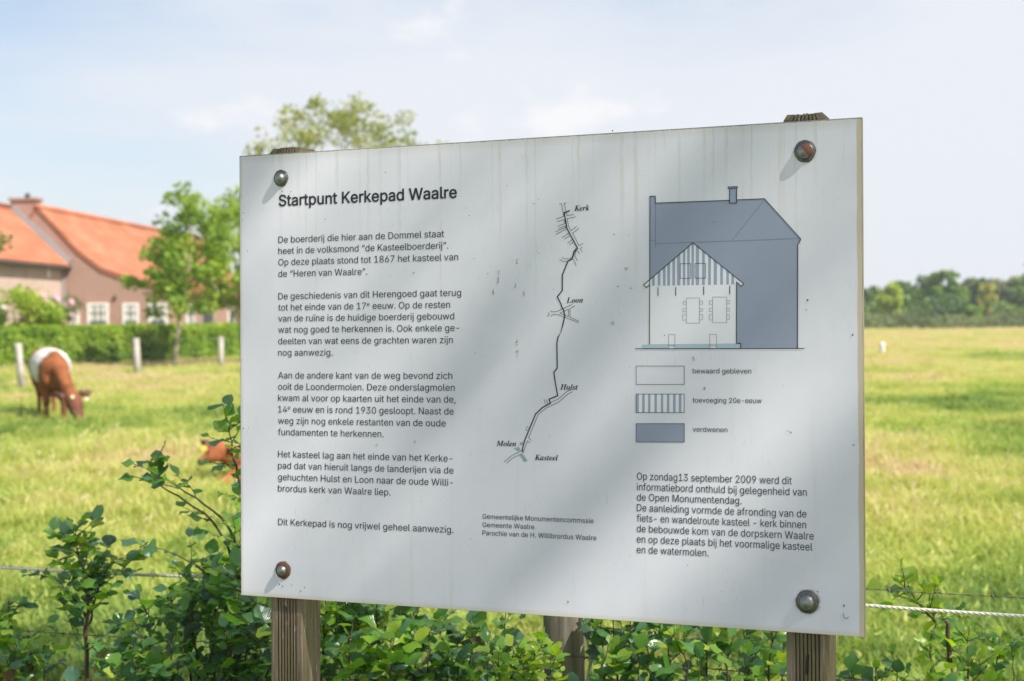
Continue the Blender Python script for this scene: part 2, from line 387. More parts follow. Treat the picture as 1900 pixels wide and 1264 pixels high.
ART = {
 'map_route': [[(677.2, 131.4), (666.4, 134.6), (671.2, 161.9), (691.1, 197.7), (685.1, 203.5), (680.9, 215.8), (673.1, 219.2), (662.4, 243.5), (662.2, 270.2), (652.8, 281.3), (659.7, 294.3), (660.7, 298.4), (665.0, 305.5), (666.6, 315.5), (662.2, 332.6), (659.3, 342.6), (659.9, 341.8), (653.8, 351.5), (651.5, 361.9), (651.9, 406.0), (645.5, 413.1), (647.9, 429.8), (652.6, 454.2), (636.2, 460.5), (638.8, 467.4), (623.9, 474.9), (610.7, 486.6), (598.9, 513.0), (589.7, 533.1), (584.7, 550.5), (587.2, 554.8)]],
 'map_roads': [[(657.3, 117.9), (661.6, 119.1), (665.7, 140.6), (651.2, 145.1)], [(670.9, 117.9), (666.5, 118.5), (671.8, 139.8), (684.3, 138.5)], [(688.5, 142.5), (671.7, 145.2), (674.7, 159.0), (678.7, 166.6), (689.9, 159.1)], [(693.9, 162.7), (682.1, 170.5), (693.7, 192.9), (701.4, 189.2)], [(700.1, 195.9), (696.0, 197.6), (699.6, 204.5)], [(694.7, 207.4), (690.7, 201.1)], [(653.1, 149.8), (666.8, 146.7), (667.8, 153.3), (653.5, 158.3)], [(654.8, 162.3), (668.2, 157.8), (668.8, 160.4), (649.6, 167.4)], [(650.6, 172.3), (670.3, 162.9)], [(662.0, 178.1), (675.2, 170.3)], [(667.0, 180.5), (676.7, 174.7)], [(672.5, 188.1), (681.6, 181.9)], [(676.6, 191.2), (683.0, 186.4)], [(688.5, 196.6), (683.6, 202.5), (681.4, 211.4), (677.0, 215.3), (669.5, 215.7), (662.0, 212.9)], [(657.2, 215.6), (664.1, 219.8), (673.1, 220.4)], [(688.9, 201.0), (685.7, 210.5), (688.8, 215.6), (690.3, 219.7)], [(683.0, 216.5), (685.6, 221.6), (688.3, 228.0)], [(639.7, 304.7), (641.8, 307.4), (650.7, 307.1), (680.8, 294.9)], [(686.1, 297.3), (676.6, 302.0), (676.5, 317.1), (692.8, 324.3)], [(692.7, 326.9), (652.6, 312.1), (645.1, 311.8), (640.3, 314.8)], [(673.6, 303.2), (657.6, 309.8), (673.5, 316.0), (673.6, 303.2)], [(635.3, 308.7), (637.2, 311.7), (633.7, 316.3)], [(678.6, 443.2), (669.7, 446.7), (653.5, 460.0), (639.3, 466.0)], [(680.1, 446.9), (671.9, 450.9), (654.6, 465.2), (630.7, 475.9), (615.4, 487.6), (597.0, 528.8), (603.1, 533.5)], [(626.5, 460.6), (629.8, 470.0)], [(630.8, 460.6), (633.9, 468.9)], [(593.7, 508.4), (598.9, 513.0)], [(591.2, 512.5), (596.2, 517.2)], [(600.1, 537.8), (595.1, 534.1), (587.7, 552.1)], [(549.5, 572.4), (564.7, 560.6), (584.7, 551.3)], [(554.8, 574.4), (565.9, 565.2), (586.5, 555.9)], [(580.3, 536.7), (586.2, 542.0)], [(586.2, 536.5), (580.2, 542.1)]],
 'river_lines': [[(569.4, 547.2), (577.4, 552.9)], [(577.5, 544.9), (580.8, 551.4)], [(580.3, 559.0), (589.4, 571.4)], [(585.8, 558.4), (594.4, 569.8)], [(572.9, 548.2), (576.8, 546.0)], [(574.4, 550.7), (579.0, 548.5)], [(581.9, 560.6), (587.2, 560.5)], [(584.2, 563.1), (588.8, 562.6)], [(585.8, 566.4), (591.3, 565.1)], [(587.6, 568.9), (592.8, 567.8)]],
 'river_fill': [[(570.6, 547.6), (576.8, 545.4), (580.4, 551.4), (577.2, 552.3)], [(580.8, 559.0), (585.4, 558.5), (594.0, 569.6), (589.4, 571.0)]],
 'blue_fill': [[(823.4, 113.1), (833.0, 113.3), (833.4, 124.7), (1022.1, 125.2), (1082.4, 193.9), (1077.5, 202.6), (1076.2, 373.3), (980.7, 372.8), (980.7, 364.6), (973.3, 364.6), (974.1, 255.1), (899.2, 194.4), (822.3, 254.4)]],
 'chimney_fill': [[(963.1, 105.3), (975.0, 105.3), (974.9, 130.5), (962.9, 130.2)]],
 'pale_fill': [[(961.2, 103.0), (976.1, 102.9), (976.0, 105.1), (961.1, 105.2)], [(811.4, 263.6), (899.2, 194.4), (986.2, 265.2), (982.5, 269.3), (974.1, 262.3), (973.3, 365.1), (821.5, 365.4), (822.3, 263.5), (816.0, 268.4)]],
 'stripes': [[(826.5, 252.1), (831.2, 248.4), (831.1, 265.6), (826.4, 265.6)], [(836.7, 244.1), (841.3, 240.5), (841.1, 265.6), (836.5, 265.6)], [(846.0, 236.8), (850.6, 233.1), (850.4, 265.7), (845.8, 265.7)], [(853.7, 230.7), (858.7, 226.8), (858.4, 265.7), (853.5, 265.7)], [(862.8, 223.6), (867.7, 219.7), (867.3, 265.7), (862.5, 265.7)], [(871.0, 217.1), (876.9, 212.4), (876.5, 265.8), (870.7, 265.8)], [(881.3, 209.0), (885.6, 205.6), (885.2, 265.8), (880.9, 265.8)], [(889.0, 202.9), (893.3, 199.5), (892.8, 265.8), (888.5, 265.8)], [(896.6, 196.9), (899.2, 195.2), (900.9, 196.3), (900.4, 265.9), (896.1, 265.8)], [(904.2, 199.0), (909.7, 203.5), (909.3, 265.9), (903.7, 265.9)], [(915.0, 207.8), (919.8, 211.7), (919.4, 265.9), (914.6, 265.9)], [(925.5, 216.4), (930.3, 220.2), (929.9, 266.0), (925.1, 265.9)], [(935.0, 224.1), (940.7, 228.7), (940.4, 266.0), (934.7, 266.0)], [(946.2, 233.2), (950.9, 237.0), (950.7, 266.0), (946.0, 266.0)], [(956.6, 241.7), (961.1, 245.3), (960.9, 266.1), (956.4, 266.0)], [(965.3, 248.7), (970.0, 252.5), (969.9, 266.1), (965.1, 266.1)]],
 'base_fill': [[(808.0, 365.9), (855.3, 365.6), (855.3, 372.5), (808.0, 372.3)], [(866.6, 365.2), (927.2, 364.8), (927.1, 372.8), (866.5, 372.6)], [(939.2, 364.9), (973.3, 364.6), (980.7, 364.6), (980.7, 372.8), (939.1, 372.7)]],
 'outline': [[(821.5, 365.4), (823.4, 112.6), (833.0, 113.0), (833.4, 124.7), (963.0, 125.4)], [(974.9, 125.2), (1022.1, 125.2), (1082.4, 193.9), (1081.1, 197.5), (1079.9, 198.1), (1079.4, 201.0), (1077.5, 202.6), (1076.2, 373.3)], [(962.9, 130.2), (963.1, 105.3), (975.0, 105.3), (974.9, 130.5), (962.9, 130.2)], [(960.7, 103.0), (976.3, 103.0), (976.3, 105.1), (960.6, 105.2), (960.7, 103.0)], [(822.3, 263.5), (816.0, 268.4), (811.4, 263.6), (899.2, 194.4), (986.2, 265.2), (982.5, 269.3), (974.1, 262.3), (973.3, 364.6), (980.7, 364.6), (980.7, 372.8)], [(795.5, 372.7), (1087.4, 373.6)], [(837.2, 268.3), (837.1, 283.1)], [(868.6, 268.2), (868.5, 283.2)], [(917.6, 267.9), (917.5, 282.6)], [(962.6, 268.1), (962.5, 282.4)]],
 'frames': [[(876.8, 229.1), (895.1, 229.5), (894.9, 254.3), (876.6, 253.9), (876.8, 229.1)], [(902.7, 229.3), (921.1, 229.7), (921.0, 254.6), (902.5, 254.2), (902.7, 229.3)], [(797.2, 402.3), (882.7, 402.4), (882.5, 433.5), (797.0, 433.9), (797.2, 402.3)], [(796.9, 450.3), (882.3, 449.7), (882.1, 480.9), (796.6, 481.9), (796.9, 450.3)], [(796.5, 500.9), (882.3, 499.6), (882.1, 531.0), (796.2, 532.6), (796.5, 500.9)]],
 'faint': [[(833.4, 124.7), (832.8, 200.8)], [(1022.1, 127.1), (966.9, 192.2)], [(832.9, 193.8), (1080.4, 192.9)], [(822.8, 188.1), (832.9, 187.9)]],
 'bluelines': [[(887.1, 287.2), (910.1, 287.6), (909.8, 330.0), (886.7, 329.8), (887.1, 287.2)], [(881.7, 293.0), (887.0, 293.0), (887.0, 297.9), (881.6, 297.9), (881.7, 293.0)], [(880.8, 305.5), (886.9, 305.5), (886.9, 310.4), (880.8, 310.4), (880.8, 305.5)], [(880.5, 315.5), (886.8, 315.6), (886.8, 324.6), (880.4, 324.6), (880.5, 315.5)], [(910.1, 292.9), (915.6, 293.0), (915.6, 298.2), (910.0, 298.1), (910.1, 292.9)], [(910.0, 305.6), (915.5, 305.7), (915.5, 310.1), (909.9, 310.0), (910.0, 305.6)], [(909.9, 315.6), (915.5, 315.7), (915.4, 324.7), (909.8, 324.7), (909.9, 315.6)], [(932.8, 286.5), (957.3, 286.9), (956.9, 329.8), (932.5, 329.6), (932.8, 286.5)], [(927.2, 292.7), (932.7, 292.8), (932.7, 298.7), (927.2, 298.6), (927.2, 292.7)], [(927.1, 305.4), (932.6, 305.5), (932.6, 310.8), (927.1, 310.8), (927.1, 305.4)], [(927.0, 316.1), (932.6, 316.2), (932.5, 324.9), (927.0, 324.9), (927.0, 316.1)], [(957.2, 292.5), (961.7, 292.6), (961.7, 298.4), (957.2, 298.3), (957.2, 292.5)], [(957.1, 305.8), (961.6, 305.9), (961.6, 310.7), (957.1, 310.7), (957.1, 305.8)], [(957.0, 316.0), (961.5, 316.1), (961.5, 324.6), (957.0, 324.5), (957.0, 316.0)], [(855.4, 348.6), (866.7, 348.7), (866.5, 372.6), (855.3, 372.5), (855.4, 348.6)], [(927.3, 349.0), (939.3, 349.1), (939.1, 372.7), (927.1, 372.6), (927.3, 349.0)], [(855.3, 367.1), (866.6, 367.2), (866.6, 367.4), (855.3, 367.3), (855.3, 367.1)], [(927.1, 367.2), (939.2, 367.3), (939.2, 367.6), (927.1, 367.5), (927.1, 367.2)]],
 'key_stripes': [[(796.9, 450.3), (801.7, 450.3), (801.5, 481.6), (796.6, 481.7)], [(807.7, 450.2), (812.3, 450.2), (812.1, 481.5), (807.5, 481.6)], [(818.3, 450.2), (822.6, 450.1), (822.3, 481.4), (818.1, 481.4)], [(829.7, 450.1), (834.1, 450.1), (833.9, 481.3), (829.5, 481.3)], [(841.2, 450.0), (845.2, 450.0), (845.0, 481.1), (841.0, 481.2)], [(851.9, 449.9), (856.1, 449.9), (855.9, 481.0), (851.7, 481.0)], [(862.8, 449.9), (867.2, 449.8), (866.9, 480.9), (862.5, 480.9)], [(872.9, 449.8), (877.4, 449.8), (877.2, 480.8), (872.6, 480.8)]],
 'key_white': [[(796.9, 450.3), (882.3, 449.7), (882.1, 480.9), (796.6, 481.9)]],
 'key_fill': [[(796.5, 500.9), (882.3, 499.6), (882.1, 531.0), (796.2, 532.6)]],
 'bolts': [(93.1, 47.3), (1090.4, 50.3), (94.2, 787.3), (1090.0, 788.4)],
 'dots': [(9.0, 109.3, 0.9), (7.7, 123.6, 0.7), (95.3, 71.8, 1.1), (114.2, 73.7, 0.8), (120.0, 80.0, 0.6), (188.4, 128.3, 0.8), (7.6, 521.2, 1), (85.8, 814.2, 1.2), (92.9, 817.9, 1.1), (112.9, 814.8, 0.9), (141.0, 817.3, 0.9), (18.5, 520.1, 0.6), (1166.2, 352.3, 1.3), (1166.6, 530.3, 1), (756.8, -3.1, 1), (1092.9, 294.3, 1.3), (1091.0, 310.2, 0.8), (1149.7, 791.0, 1.3), (1106.9, 770.7, 1), (1064.5, 511.9, 1), (1059.1, 509.3, 0.7), (670.3, 813.2, 1.2), (520.2, 237.7, 0.8), (372.0, 233.2, 1), (758.5, 175.4, 1), (764.7, 265.6, 0.9), (788.1, 268.9, 1), (315.8, 46.9, 0.8), (1062.7, 510.2, 0.6), (848.3, 349.8, 0.8), (935.6, 160.5, 0.8), (618.6, 109.2, 0.6), (557.9, 82.7, 0.6), (484.1, 712.5, 0.8), (886.2, 738.6, 0.7), (18.2, 182.7, 0.7), (7.2, 389.5, 0.6), (47.7, 259.4, 0.5), (477.6, 118.7, 0.6), (485.0, 132.5, 0.7), (492.9, 210.0, 0.7), (494.9, 378.8, 0.6), (609.3, 116.4, 0.8), (617.9, 203.9, 0.7), (336.9, 865.4, 0.6), (132.7, 824.8, 1)],
 'smears': [((540.0, 244.8), 1.6, 14), ((589.7, 274.5), 1.2, 6), ((575.6, 360.0), 1.3, 9), ((576.5, 379.1), 2, 8), ((573.2, 259.9), 1, 5), ((779.6, 235.4), 2.6, 3.2), ((754.4, 327.7), 2.2, 4), ((576.7, 217.1), 1.2, 5), ((899.2, 389.3), 1.4, 4), ((917.6, 440.1), 1.6, 2.5), ((294.6, 547.5), 3, 3), ((373.2, 539.1), 1.5, 3), ((121.8, 166.4), 1.5, 2.5), ((178.8, 885.5), 1, 1), ((530.4, 271.5), 1.2, 8)],
 'posts': [(65.5, 835.7), (139.6, 839.5), (1051.2, 837.7), (1113.4, 839.7), (63.7, -2.2), (138.1, -0.3), (1051.4, -0.7), (1113.8, -1.3)],
}

# ================================================================== the information board
BW, BH = 1.1834, .84
ex = Vector((1.08802079, -.46541569, .00362107)).normalized()
eup = Vector((.0029212, .01759073, .83981071)); eup = (eup - ex * eup.dot(ex)).normalized()
ey = eup.cross(ex)                                    # points away from the reader
TOPZ = 1.866
TL = Vector((-.51848896, 2.99685639, 1.86520029))
S_org = TL + ex * BW / 2 - eup * TOPZ
S_mat = Matrix(((ex.x, ey.x, eup.x, S_org.x), (ex.y, ey.y, eup.y, S_org.y), (ex.z, ey.z, eup.z, S_org.z), (0, 0, 0, 1)))
sign = empty('information_board', (0, 0, 0))
sign.matrix_world = S_mat
tag(sign, 'white information board with printed text, map and house drawing, bolted to two grooved wooden posts', 'sign')
def bl(mm):                                           # board millimetres from the top left corner
    return (mm[0] / 1000 - BW / 2, TOPZ - mm[1] / 1000)

def panel_mat():
    M = Mat('weathered_white_panel')
    v = M.coord('Object'); s = M.sep(v)
    X, Zc = s[0], M.math('SUBTRACT', TOPZ, s[2])       # metres from the middle, metres below the top edge
    base = (.60, .635, .655)
    # soft mottling of the print foil
    n1 = M.noise(v, 6, 5, .6)
    c = M.mix(M.ramp(n1, [(.3, 0.0), (.7, 1.0)]), (.69, .69, .755), (.75, .747, .805))
    # ochre run marks from the top edge: thin wavering lines of different lengths
    wv = M.noise(M.coord('Object', (.6, 1, 7)), 5, 3)
    wx = M.math('ADD', X, M.math('MULTIPLY', M.math('SUBTRACT', wv, .5), .009))
    cmb = M.n('ShaderNodeCombineXYZ'); M.l(wx, cmb.inputs[0])
    d1 = M.n('ShaderNodeTexNoise'); d1.noise_dimensions = '1D'; d1.inputs['Scale'].default_value = 75; d1.inputs['Detail'].default_value = 2
    M.l(wx, d1.inputs['W'])
    line = M.ramp(d1.outputs[0], [(.585, 0.0), (.63, 1.0)])
    d2 = M.n('ShaderNodeTexNoise'); d2.noise_dimensions = '1D'; d2.inputs['Scale'].default_value = 22; d2.inputs['Detail'].default_value = 1
    M.l(X, d2.inputs['W'])
    ln = M.math('MULTIPLY', M.math('SUBTRACT', d2.outputs[0], .28), .95)      # length of the run
    fade = M.math('SUBTRACT', 1.0, M.math('DIVIDE', Zc, M.math('MAXIMUM', ln, .03)), clamp=True)
    fade = M.math('POWER', fade, .7)
    brk = M.ramp(M.noise(M.coord('Object', (1, 1, .35)), 30, 3), [(.35, .25), (.6, 1.0)])
    runs = M.math('MULTIPLY', M.math('MULTIPLY', line, fade), M.math('MULTIPLY', brk, .34))
    c = M.mix(runs, c, (.50, .45, .30))
    # faint long grey-green streaks lower down
    st = M.noise(M.coord('Object', (1, 1, .045)), 38, 3, .6)
    lowm = M.ramp(Zc, [(.25, 0.0), (.6, 1.0)])
    c = M.mix(M.math('MULTIPLY', M.ramp(st, [(.58, 0.0), (.74, .24)]), lowm), c, (.50, .53, .44))
    # vertical hairline grime in patches
    hg = M.noise(M.coord('Object', (1, 1, .16)), 260, 3, .7)
    pt = M.noise(M.coord('Object', (1, 1, 1), (3, 1, 2)), 9, 3)
    gr = M.math('MULTIPLY', M.ramp(hg, [(.60, 0.0), (.70, .55)]), M.ramp(pt, [(.45, 0.0), (.65, 1.0)]))
    c = M.mix(gr, c, (.40, .42, .41))
    # fly specks
    vo = M.n('ShaderNodeTexVoronoi'); vo.inputs['Scale'].default_value = 150; M.l(v, vo.inputs['Vector'])
    rnd = M.sep(vo.outputs['Color'])
    pm = M.ramp(M.noise(M.coord('Object', (1, 1, 1), (7, 1, 5)), 5, 3), [(.42, 0.0), (.62, .10)])
    sp = M.math('MULTIPLY', M.math('LESS_THAN', vo.outputs['Distance'], M.math('MULTIPLY', rnd[1], .13)), M.math('LESS_THAN', rnd[0], pm))
    c = M.mix(M.math('MULTIPLY', sp, .6), c, (.22, .22, .19))
    # yellowed margin where water has crept under the foil
    ew = M.noise(M.coord('Object', (1, 1, 1)), 14, 3)
    wob = M.math('MULTIPLY', M.math('SUBTRACT', ew, .5), .005)
    dx = M.math('SUBTRACT', BW / 2, M.math('ABSOLUTE', X))
    dR = M.math('SUBTRACT', BW / 2, X)
    def rim(d, w0, w1, amt):
        return M.math('MULTIPLY', M.math('SUBTRACT', 1.0, M.math('DIVIDE', M.math('SUBTRACT', M.math('ADD', d, wob), w0), w1), clamp=True), amt)
    c = M.mix(rim(dR, .0085, .0015, .80), c, (.56, .44, .27))
    c = M.mix(rim(dx, .0035, .004, .50), c, (.54, .49, .38))
    c = M.mix(rim(Zc, .006, .012, .30), c, (.50, .47, .36))
    c = M.mix(rim(M.math('SUBTRACT', BH, Zc), .004, .006, .55), c, (.62, .56, .42))
    # dark dirt right at the edges
    c = M.mix(M.math('MULTIPLY', M.math('LESS_THAN', Zc, M.math('MULTIPLY', hg, .0042)), .75), c, (.16, .15, .11))
    c = M.mix(M.math('MULTIPLY', M.math('LESS_THAN', dx, M.math('MULTIPLY', hg, .0026)), .7), c, (.2, .18, .14))
    bp = M.bump(M.noise(v, 500, 2), .08, .0005)
    return M.done(M.principled(c, M.ramp(n1, [(.3, .42), (.7, .55)]), 0, bp, .35).outputs[0])

pb = MB(); pb.box(-BW / 2, BW / 2, 0, .008, TOPZ - BH, TOPZ)
panel = pb.build('panel', panel_mat(), sign, bevel=.0008)
ink = plain('black_ink', (.026, .027, .038), .55, spec=.3)
inkb = plain('blue_grey_ink', (.295, .335, .435), .5, spec=.3, var=.06)
inks = plain('stripe_ink', (.32, .37, .48), .5, spec=.3, var=.05)
inkp = plain('pale_ink', (.77, .775, .82), .5, spec=.3, var=.04)
inkl = plain('light_blue_ink', (.40, .52, .60), .5, spec=.3, var=.05)
inkg = plain('thin_blue_line_ink', (.26, .35, .42), .5, spec=.3, var=.05)
inkf = plain('faint_line_ink', (.13, .19, .27), .5, spec=.3, var=.05)
inkc = plain('chimney_ink', (.29, .36, .48), .5, spec=.3, var=.05)
inkt = plain('teal_ink', (.10, .24, .26), .5, spec=.3, var=.05)
inktf = plain('pale_teal_ink', (.42, .56, .58), .5, spec=.3, var=.05)

FD = os.path.join(bpy.utils.system_resource('DATAFILES'), 'fonts')
def font(fn):
    try: return bpy.data.fonts.load(os.path.join(FD, fn))
    except Exception: return None
F_SANS, F_MATH = font('Inter.woff2'), font('NotoSansMath-Regular.woff2')
def bold_italic(s):
    return ''.join(chr(0x1D468 + ord(ch) - 65) if ch.isupper() else chr(0x1D482 + ord(ch) - 97) for ch in s)
GLYPHS = {}
def fill_nonzero(loops):
    """horizontal slices of the area with non-zero winding, as trapezoids"""
    E = []
    for L in loops:
        for i in range(len(L)):
            (xa, ya), (xb, yb) = L[i - 1], L[i]
            if abs(ya - yb) > 1e-7: E.append((xa, ya, xb, yb, 1) if ya < yb else (xb, yb, xa, ya, -1))
    ys = {round(e[1], 6) for e in E} | {round(e[3], 6) for e in E}
    for i in range(len(E)):
        x1, y1, x2, y2, _ = E[i]
        for j in range(i):
            x3, y3, x4, y4, _ = E[j]
            if y3 >= y2 or y1 >= y4: continue
            d = (x2 - x1) * (y4 - y3) - (y2 - y1) * (x4 - x3)
            if abs(d) < 1e-12: continue
            t = ((x3 - x1) * (y4 - y3) - (y3 - y1) * (x4 - x3)) / d
            u = ((x3 - x1) * (y2 - y1) - (y3 - y1) * (x2 - x1)) / d
            if 0 < t < 1 and 0 < u < 1: ys.add(round(y1 + t * (y2 - y1), 6))
    ys = sorted(ys); out = []
    for y0, y1 in zip(ys[:-1], ys[1:]):
        if y1 - y0 < 2e-5: continue
        m = (y0 + y1) / 2; X = []
        for (xa, ya, xb, yb, w) in E:
            if ya < m < yb:
                f = lambda y: xa + (xb - xa) * (y - ya) / (yb - ya)
                X.append((f(m), f(y0), f(y1), w))
        X.sort(); w = 0; st = None
        for q in X:
            if w == 0: st = q
            w += q[3]
            if w == 0: out.append([(st[1], y0), (q[1], y0), (q[2], y1), (st[2], y1)])
    return out
def text_mesh(body, f, offset=0.0):
    """outlines of the text, each outer contour filled with its own holes; offset fattens the strokes"""
    c = bpy.data.curves.new('lettering', 'FONT'); c.body = body; c.size = 1; c.resolution_u = 4
    if f: c.font = f
    o = bpy.data.objects.new('lettering', c); col.objects.link(o)
    dg = bpy.context.evaluated_depsgraph_get(); dg.update()
    cu = o.to_curve(dg)
    loops = []
    for sp in cu.splines:
        n = len(sp.bezier_points); pts = []
        for i in range(n):
            p, q = sp.bezier_points[i], sp.bezier_points[(i + 1) % n]
            a, b1, b2, d = p.co, p.handle_right, q.handle_left, q.co
            straight = (b1 - a).cross(d - a).length < 1e-5 and (b2 - a).cross(d - a).length < 1e-5
            for k in range(1 if straight else 4):
                t = k / 4; u = 1 - t
                w = a * u ** 3 + b1 * (3 * u * u * t) + b2 * (3 * u * t * t) + d * t ** 3
                if not pts or (Vector((w.x, w.y)) - pts[-1]).length > 1e-4: pts.append(Vector((w.x, w.y)))
        if (pts[0] - pts[-1]).length < 1e-4: pts.pop()
        if len(pts) > 2: loops.append(pts)
    o.to_curve_clear(); bpy.data.objects.remove(o); bpy.data.curves.remove(c)
    def area(L): return .5 * sum(L[i - 1].x * L[i].y - L[i].x * L[i - 1].y for i in range(len(L)))
    ar = [area(L) for L in loops]
    sg = 1 if ar[max(range(len(ar)), key=lambda i: abs(ar[i]))] > 0 else -1
    def fat(L, d):
        out = []
        for i in range(len(L)):
            e1, e2 = (L[i] - L[i - 1]).normalized(), (L[(i + 1) % len(L)] - L[i]).normalized()
            nn = Vector((e1.y + e2.y, -e1.x - e2.x))
            if nn.length < 1e-4: out.append(L[i]); continue
            nn.normalize(); out.append(L[i] + nn * d * sg / max(.6, nn.dot(Vector((e1.y, -e1.x)))))
        return out
    loops = [fat(L, offset) for L in loops]
    # contours that overlap in x belong to one glyph; each glyph is filled by its non-zero winding
    order = sorted(range(len(loops)), key=lambda i: min(p.x for p in loops[i])); glyphs = []
    for i in order:
        x0, x1 = min(p.x for p in loops[i]), max(p.x for p in loops[i])
        if glyphs and x0 < glyphs[-1][1] - 1e-3: glyphs[-1][0].append(i); glyphs[-1][1] = max(glyphs[-1][1], x1)
        else: glyphs.append([[i], x1])
    V, F = [], []
    for ids, _x in glyphs:
        gx = min(p.x for i in ids for p in loops[i])
        key = tuple((round(p.x - gx, 3), round(p.y, 3)) for i in ids for p in loops[i])
        if key not in GLYPHS: GLYPHS[key] = fill_nonzero([[(p.x - gx, p.y) for p in loops[i]] for i in ids])
        b = len(V)
        for k, q in enumerate(GLYPHS[key]):
            V += [(x + gx, y, 0) for x, y in q]; F.append((b + 4 * k, b + 4 * k + 1, b + 4 * k + 2, b + 4 * k + 3))
    return np.array(V), F
LIFT = -.0006
CAP = {'b': 20.6, 'n': 12.3, 's': 8.6, 'l': 8.3, 'i': 9.4}     # height of a capital in mm
_v, _ = text_mesh('H', F_SANS); CAP_SANS = _v[:, 1].max()
_v, _ = text_mesh(bold_italic('H') if F_MATH else 'H', F_MATH); CAP_MATH = _v[:, 1].max()
def print_lines(name, lines):
    for body, x0, y, x1, k in lines:
        mb = MB(); f, capu = (F_MATH, CAP_MATH) if k == 'i' else (F_SANS, CAP_SANS)
        if k == 'i' and f: body = bold_italic(body)
        sup = body.find('^')
        off = {'b': .014, 'n': .000, 's': .001, 'l': .001, 'i': 0}[k]
        v, fc = text_mesh(body.replace('^', 'e'), f, off)
        if sup >= 0:                                   # the raised small e of 17e, 14e
            vi = text_mesh(body[:sup], f, off)[0][:, 0].max()
            ve = text_mesh(body[:sup] + 'e', f, off)[0][:, 0].max()
            sel = (v[:, 0] > vi + .01) & (v[:, 0] <= ve + 1e-4)
            v[sel, 0] = vi + .04 + (v[sel, 0] - vi - .04) * .64
            v[sel, 1] = v[sel, 1] * .64 + capu * .44
            v[v[:, 0] > ve + 1e-3, 0] -= (ve - vi) * .33
        sy = CAP[k] / capu / 1000
        xa, xb = v[:, 0].min(), v[:, 0].max()
        sx = (x1 - x0) / 1000 / (xb - xa)
        bx, bz = bl((x0, y))
        mb.poly([(bx + (q[0] - xa) * sx, LIFT, bz + q[1] * sy) for q in v], fc)
        mb.build(name, ink, panel)
TEXT_NAMES = dict(title='title_line', p1='text_line', p2='text_line', p3='text_line',
                  p4='text_line', p5='text_line', credits='credits_line', right='text_line',
                  legend='legend_text', names='place_name')
for k_, lines_ in TEXT.items():
    print_lines(TEXT_NAMES[k_], lines_)

def flat_fill(name, polys, m, lift):
    for p in polys:
        mb = MB(); q = [bl(a) for a in p]
        mb.poly([(x, lift, z) for x, z in q], [tuple(range(len(q)))])
        mb.build(name, m, panel)
def stroke(name, lines, w, m, lift):
    """printed lines of width w millimetres, mitred at the bends"""
    for p in lines:
        mb = MB()
        q = [Vector(bl(a)) for a in p]; closed = (q[0] - q[-1]).length < 1e-6
        n = len(q); h = w / 2000; L_, R_ = [], []
        for i in range(n):
            a = q[i - 1] if i else (q[-2] if closed else None)
            b = q[i + 1] if i < n - 1 else (q[1] if closed else None)
            d1 = (q[i] - a).normalized() if a is not None else (b - q[i]).normalized()
            d2 = (b - q[i]).normalized() if b is not None else d1
            nn = Vector((-d1.y - d2.y, d1.x + d2.x))
            if nn.length < 1e-4: nn = Vector((-d1.y, d1.x))
            nn.normalize(); c = max(.45, nn.dot(Vector((-d1.y, d1.x))))
            ext = 0
            L_.append(q[i] + nn * h / c); R_.append(q[i] - nn * h / c)
        mb.poly([(a.x, lift, a.y) for a in L_] + [(a.x, lift, a.y) for a in R_],
                [(i, i + 1, n + i + 1, n + i) for i in range(n - 1)])
        mb.build(name, m, panel)
A = ART
stroke('route_line', A['map_route'], 2.1, ink, -.0007)
stroke('road_outline', A['map_roads'], .8, ink, -.0006)
flat_fill('river_fill', A['river_fill'], inktf, -.0004)
stroke('river_line', A['river_lines'], .8, inkt, -.0006)
flat_fill('house_drawing_fill', A['blue_fill'], inkb, -.0003)
flat_fill('house_drawing_chimney', A['chimney_fill'], inkc, -.0004)
flat_fill('house_drawing_wall', A['pale_fill'], inkp, -.0004)
flat_fill('house_drawing_stripe', A['stripes'], inks, -.0005)
flat_fill('house_drawing_base', A['base_fill'], inkl, -.0005)
stroke('house_drawing_outline', A['outline'], 1.35, ink, -.0009)
stroke('house_drawing_frame', A['frames'], .8, ink, -.0008)
stroke('house_drawing_faint_line', A['faint'], .6, inkf, -.0006)
stroke('house_drawing_window_line', A['bluelines'], .75, inkg, -.0007)
flat_fill('legend_swatch', A['key_white'], inkp, -.0003)
flat_fill('legend_swatch', A['key_fill'], inkb, -.0003)
flat_fill('legend_stripe', A['key_stripes'], inks, -.0005)
# spatters and smears of dirt
dirt = plain('dark_dirt', (.045, .04, .03), .9)
moss = plain('green_brown_smear', (.26, .235, .13), .9, var=.4, scale=200)
mb = MB()
for (x, y, r) in A['dots']:
    cx_, cz_ = bl((x, y)); n = 7
    mb.poly([(cx_ + math.cos(k * 6.283 / n) * r * .0012 * random.uniform(.7, 1.15), -.0011, cz_ + math.sin(k * 6.283 / n) * r * .0013 * random.uniform(.7, 1.2)) for k in range(n)], [tuple(range(n))])
mb.build('dirt_speck', dirt, panel)['kind'] = 'stuff'
mb = MB()
for (c_, w, h) in A['smears']:
    cx_, cz_ = bl(c_)
    for k in range(int(5 + h * 1.5)):
        x = cx_ + random.gauss(0, w * .0006); z = cz_ + random.uniform(-h, h) * .0008
        r = random.uniform(.0003, .0008)
        mb.poly([(x + math.cos(j * 1.2566) * r * .8, -.0011, z + math.sin(j * 1.2566) * r * random.uniform(1, 2.4)) for j in range(5)], [tuple(range(5))])
mb.build('dirt_smear', moss, panel)['kind'] = 'stuff'
# a squashed stub of string or snail trail near the lower right bolt
mb = MB()
cx_, cz_ = bl((1153, 806))
mb.tube([(cx_ + math.cos(a) * .0045, -.0012, cz_ + math.sin(a) * .0055) for a in [R(q) for q in range(150, 331, 20)]], .0004, 4)
mb.build('dirt_curl', dirt, panel)

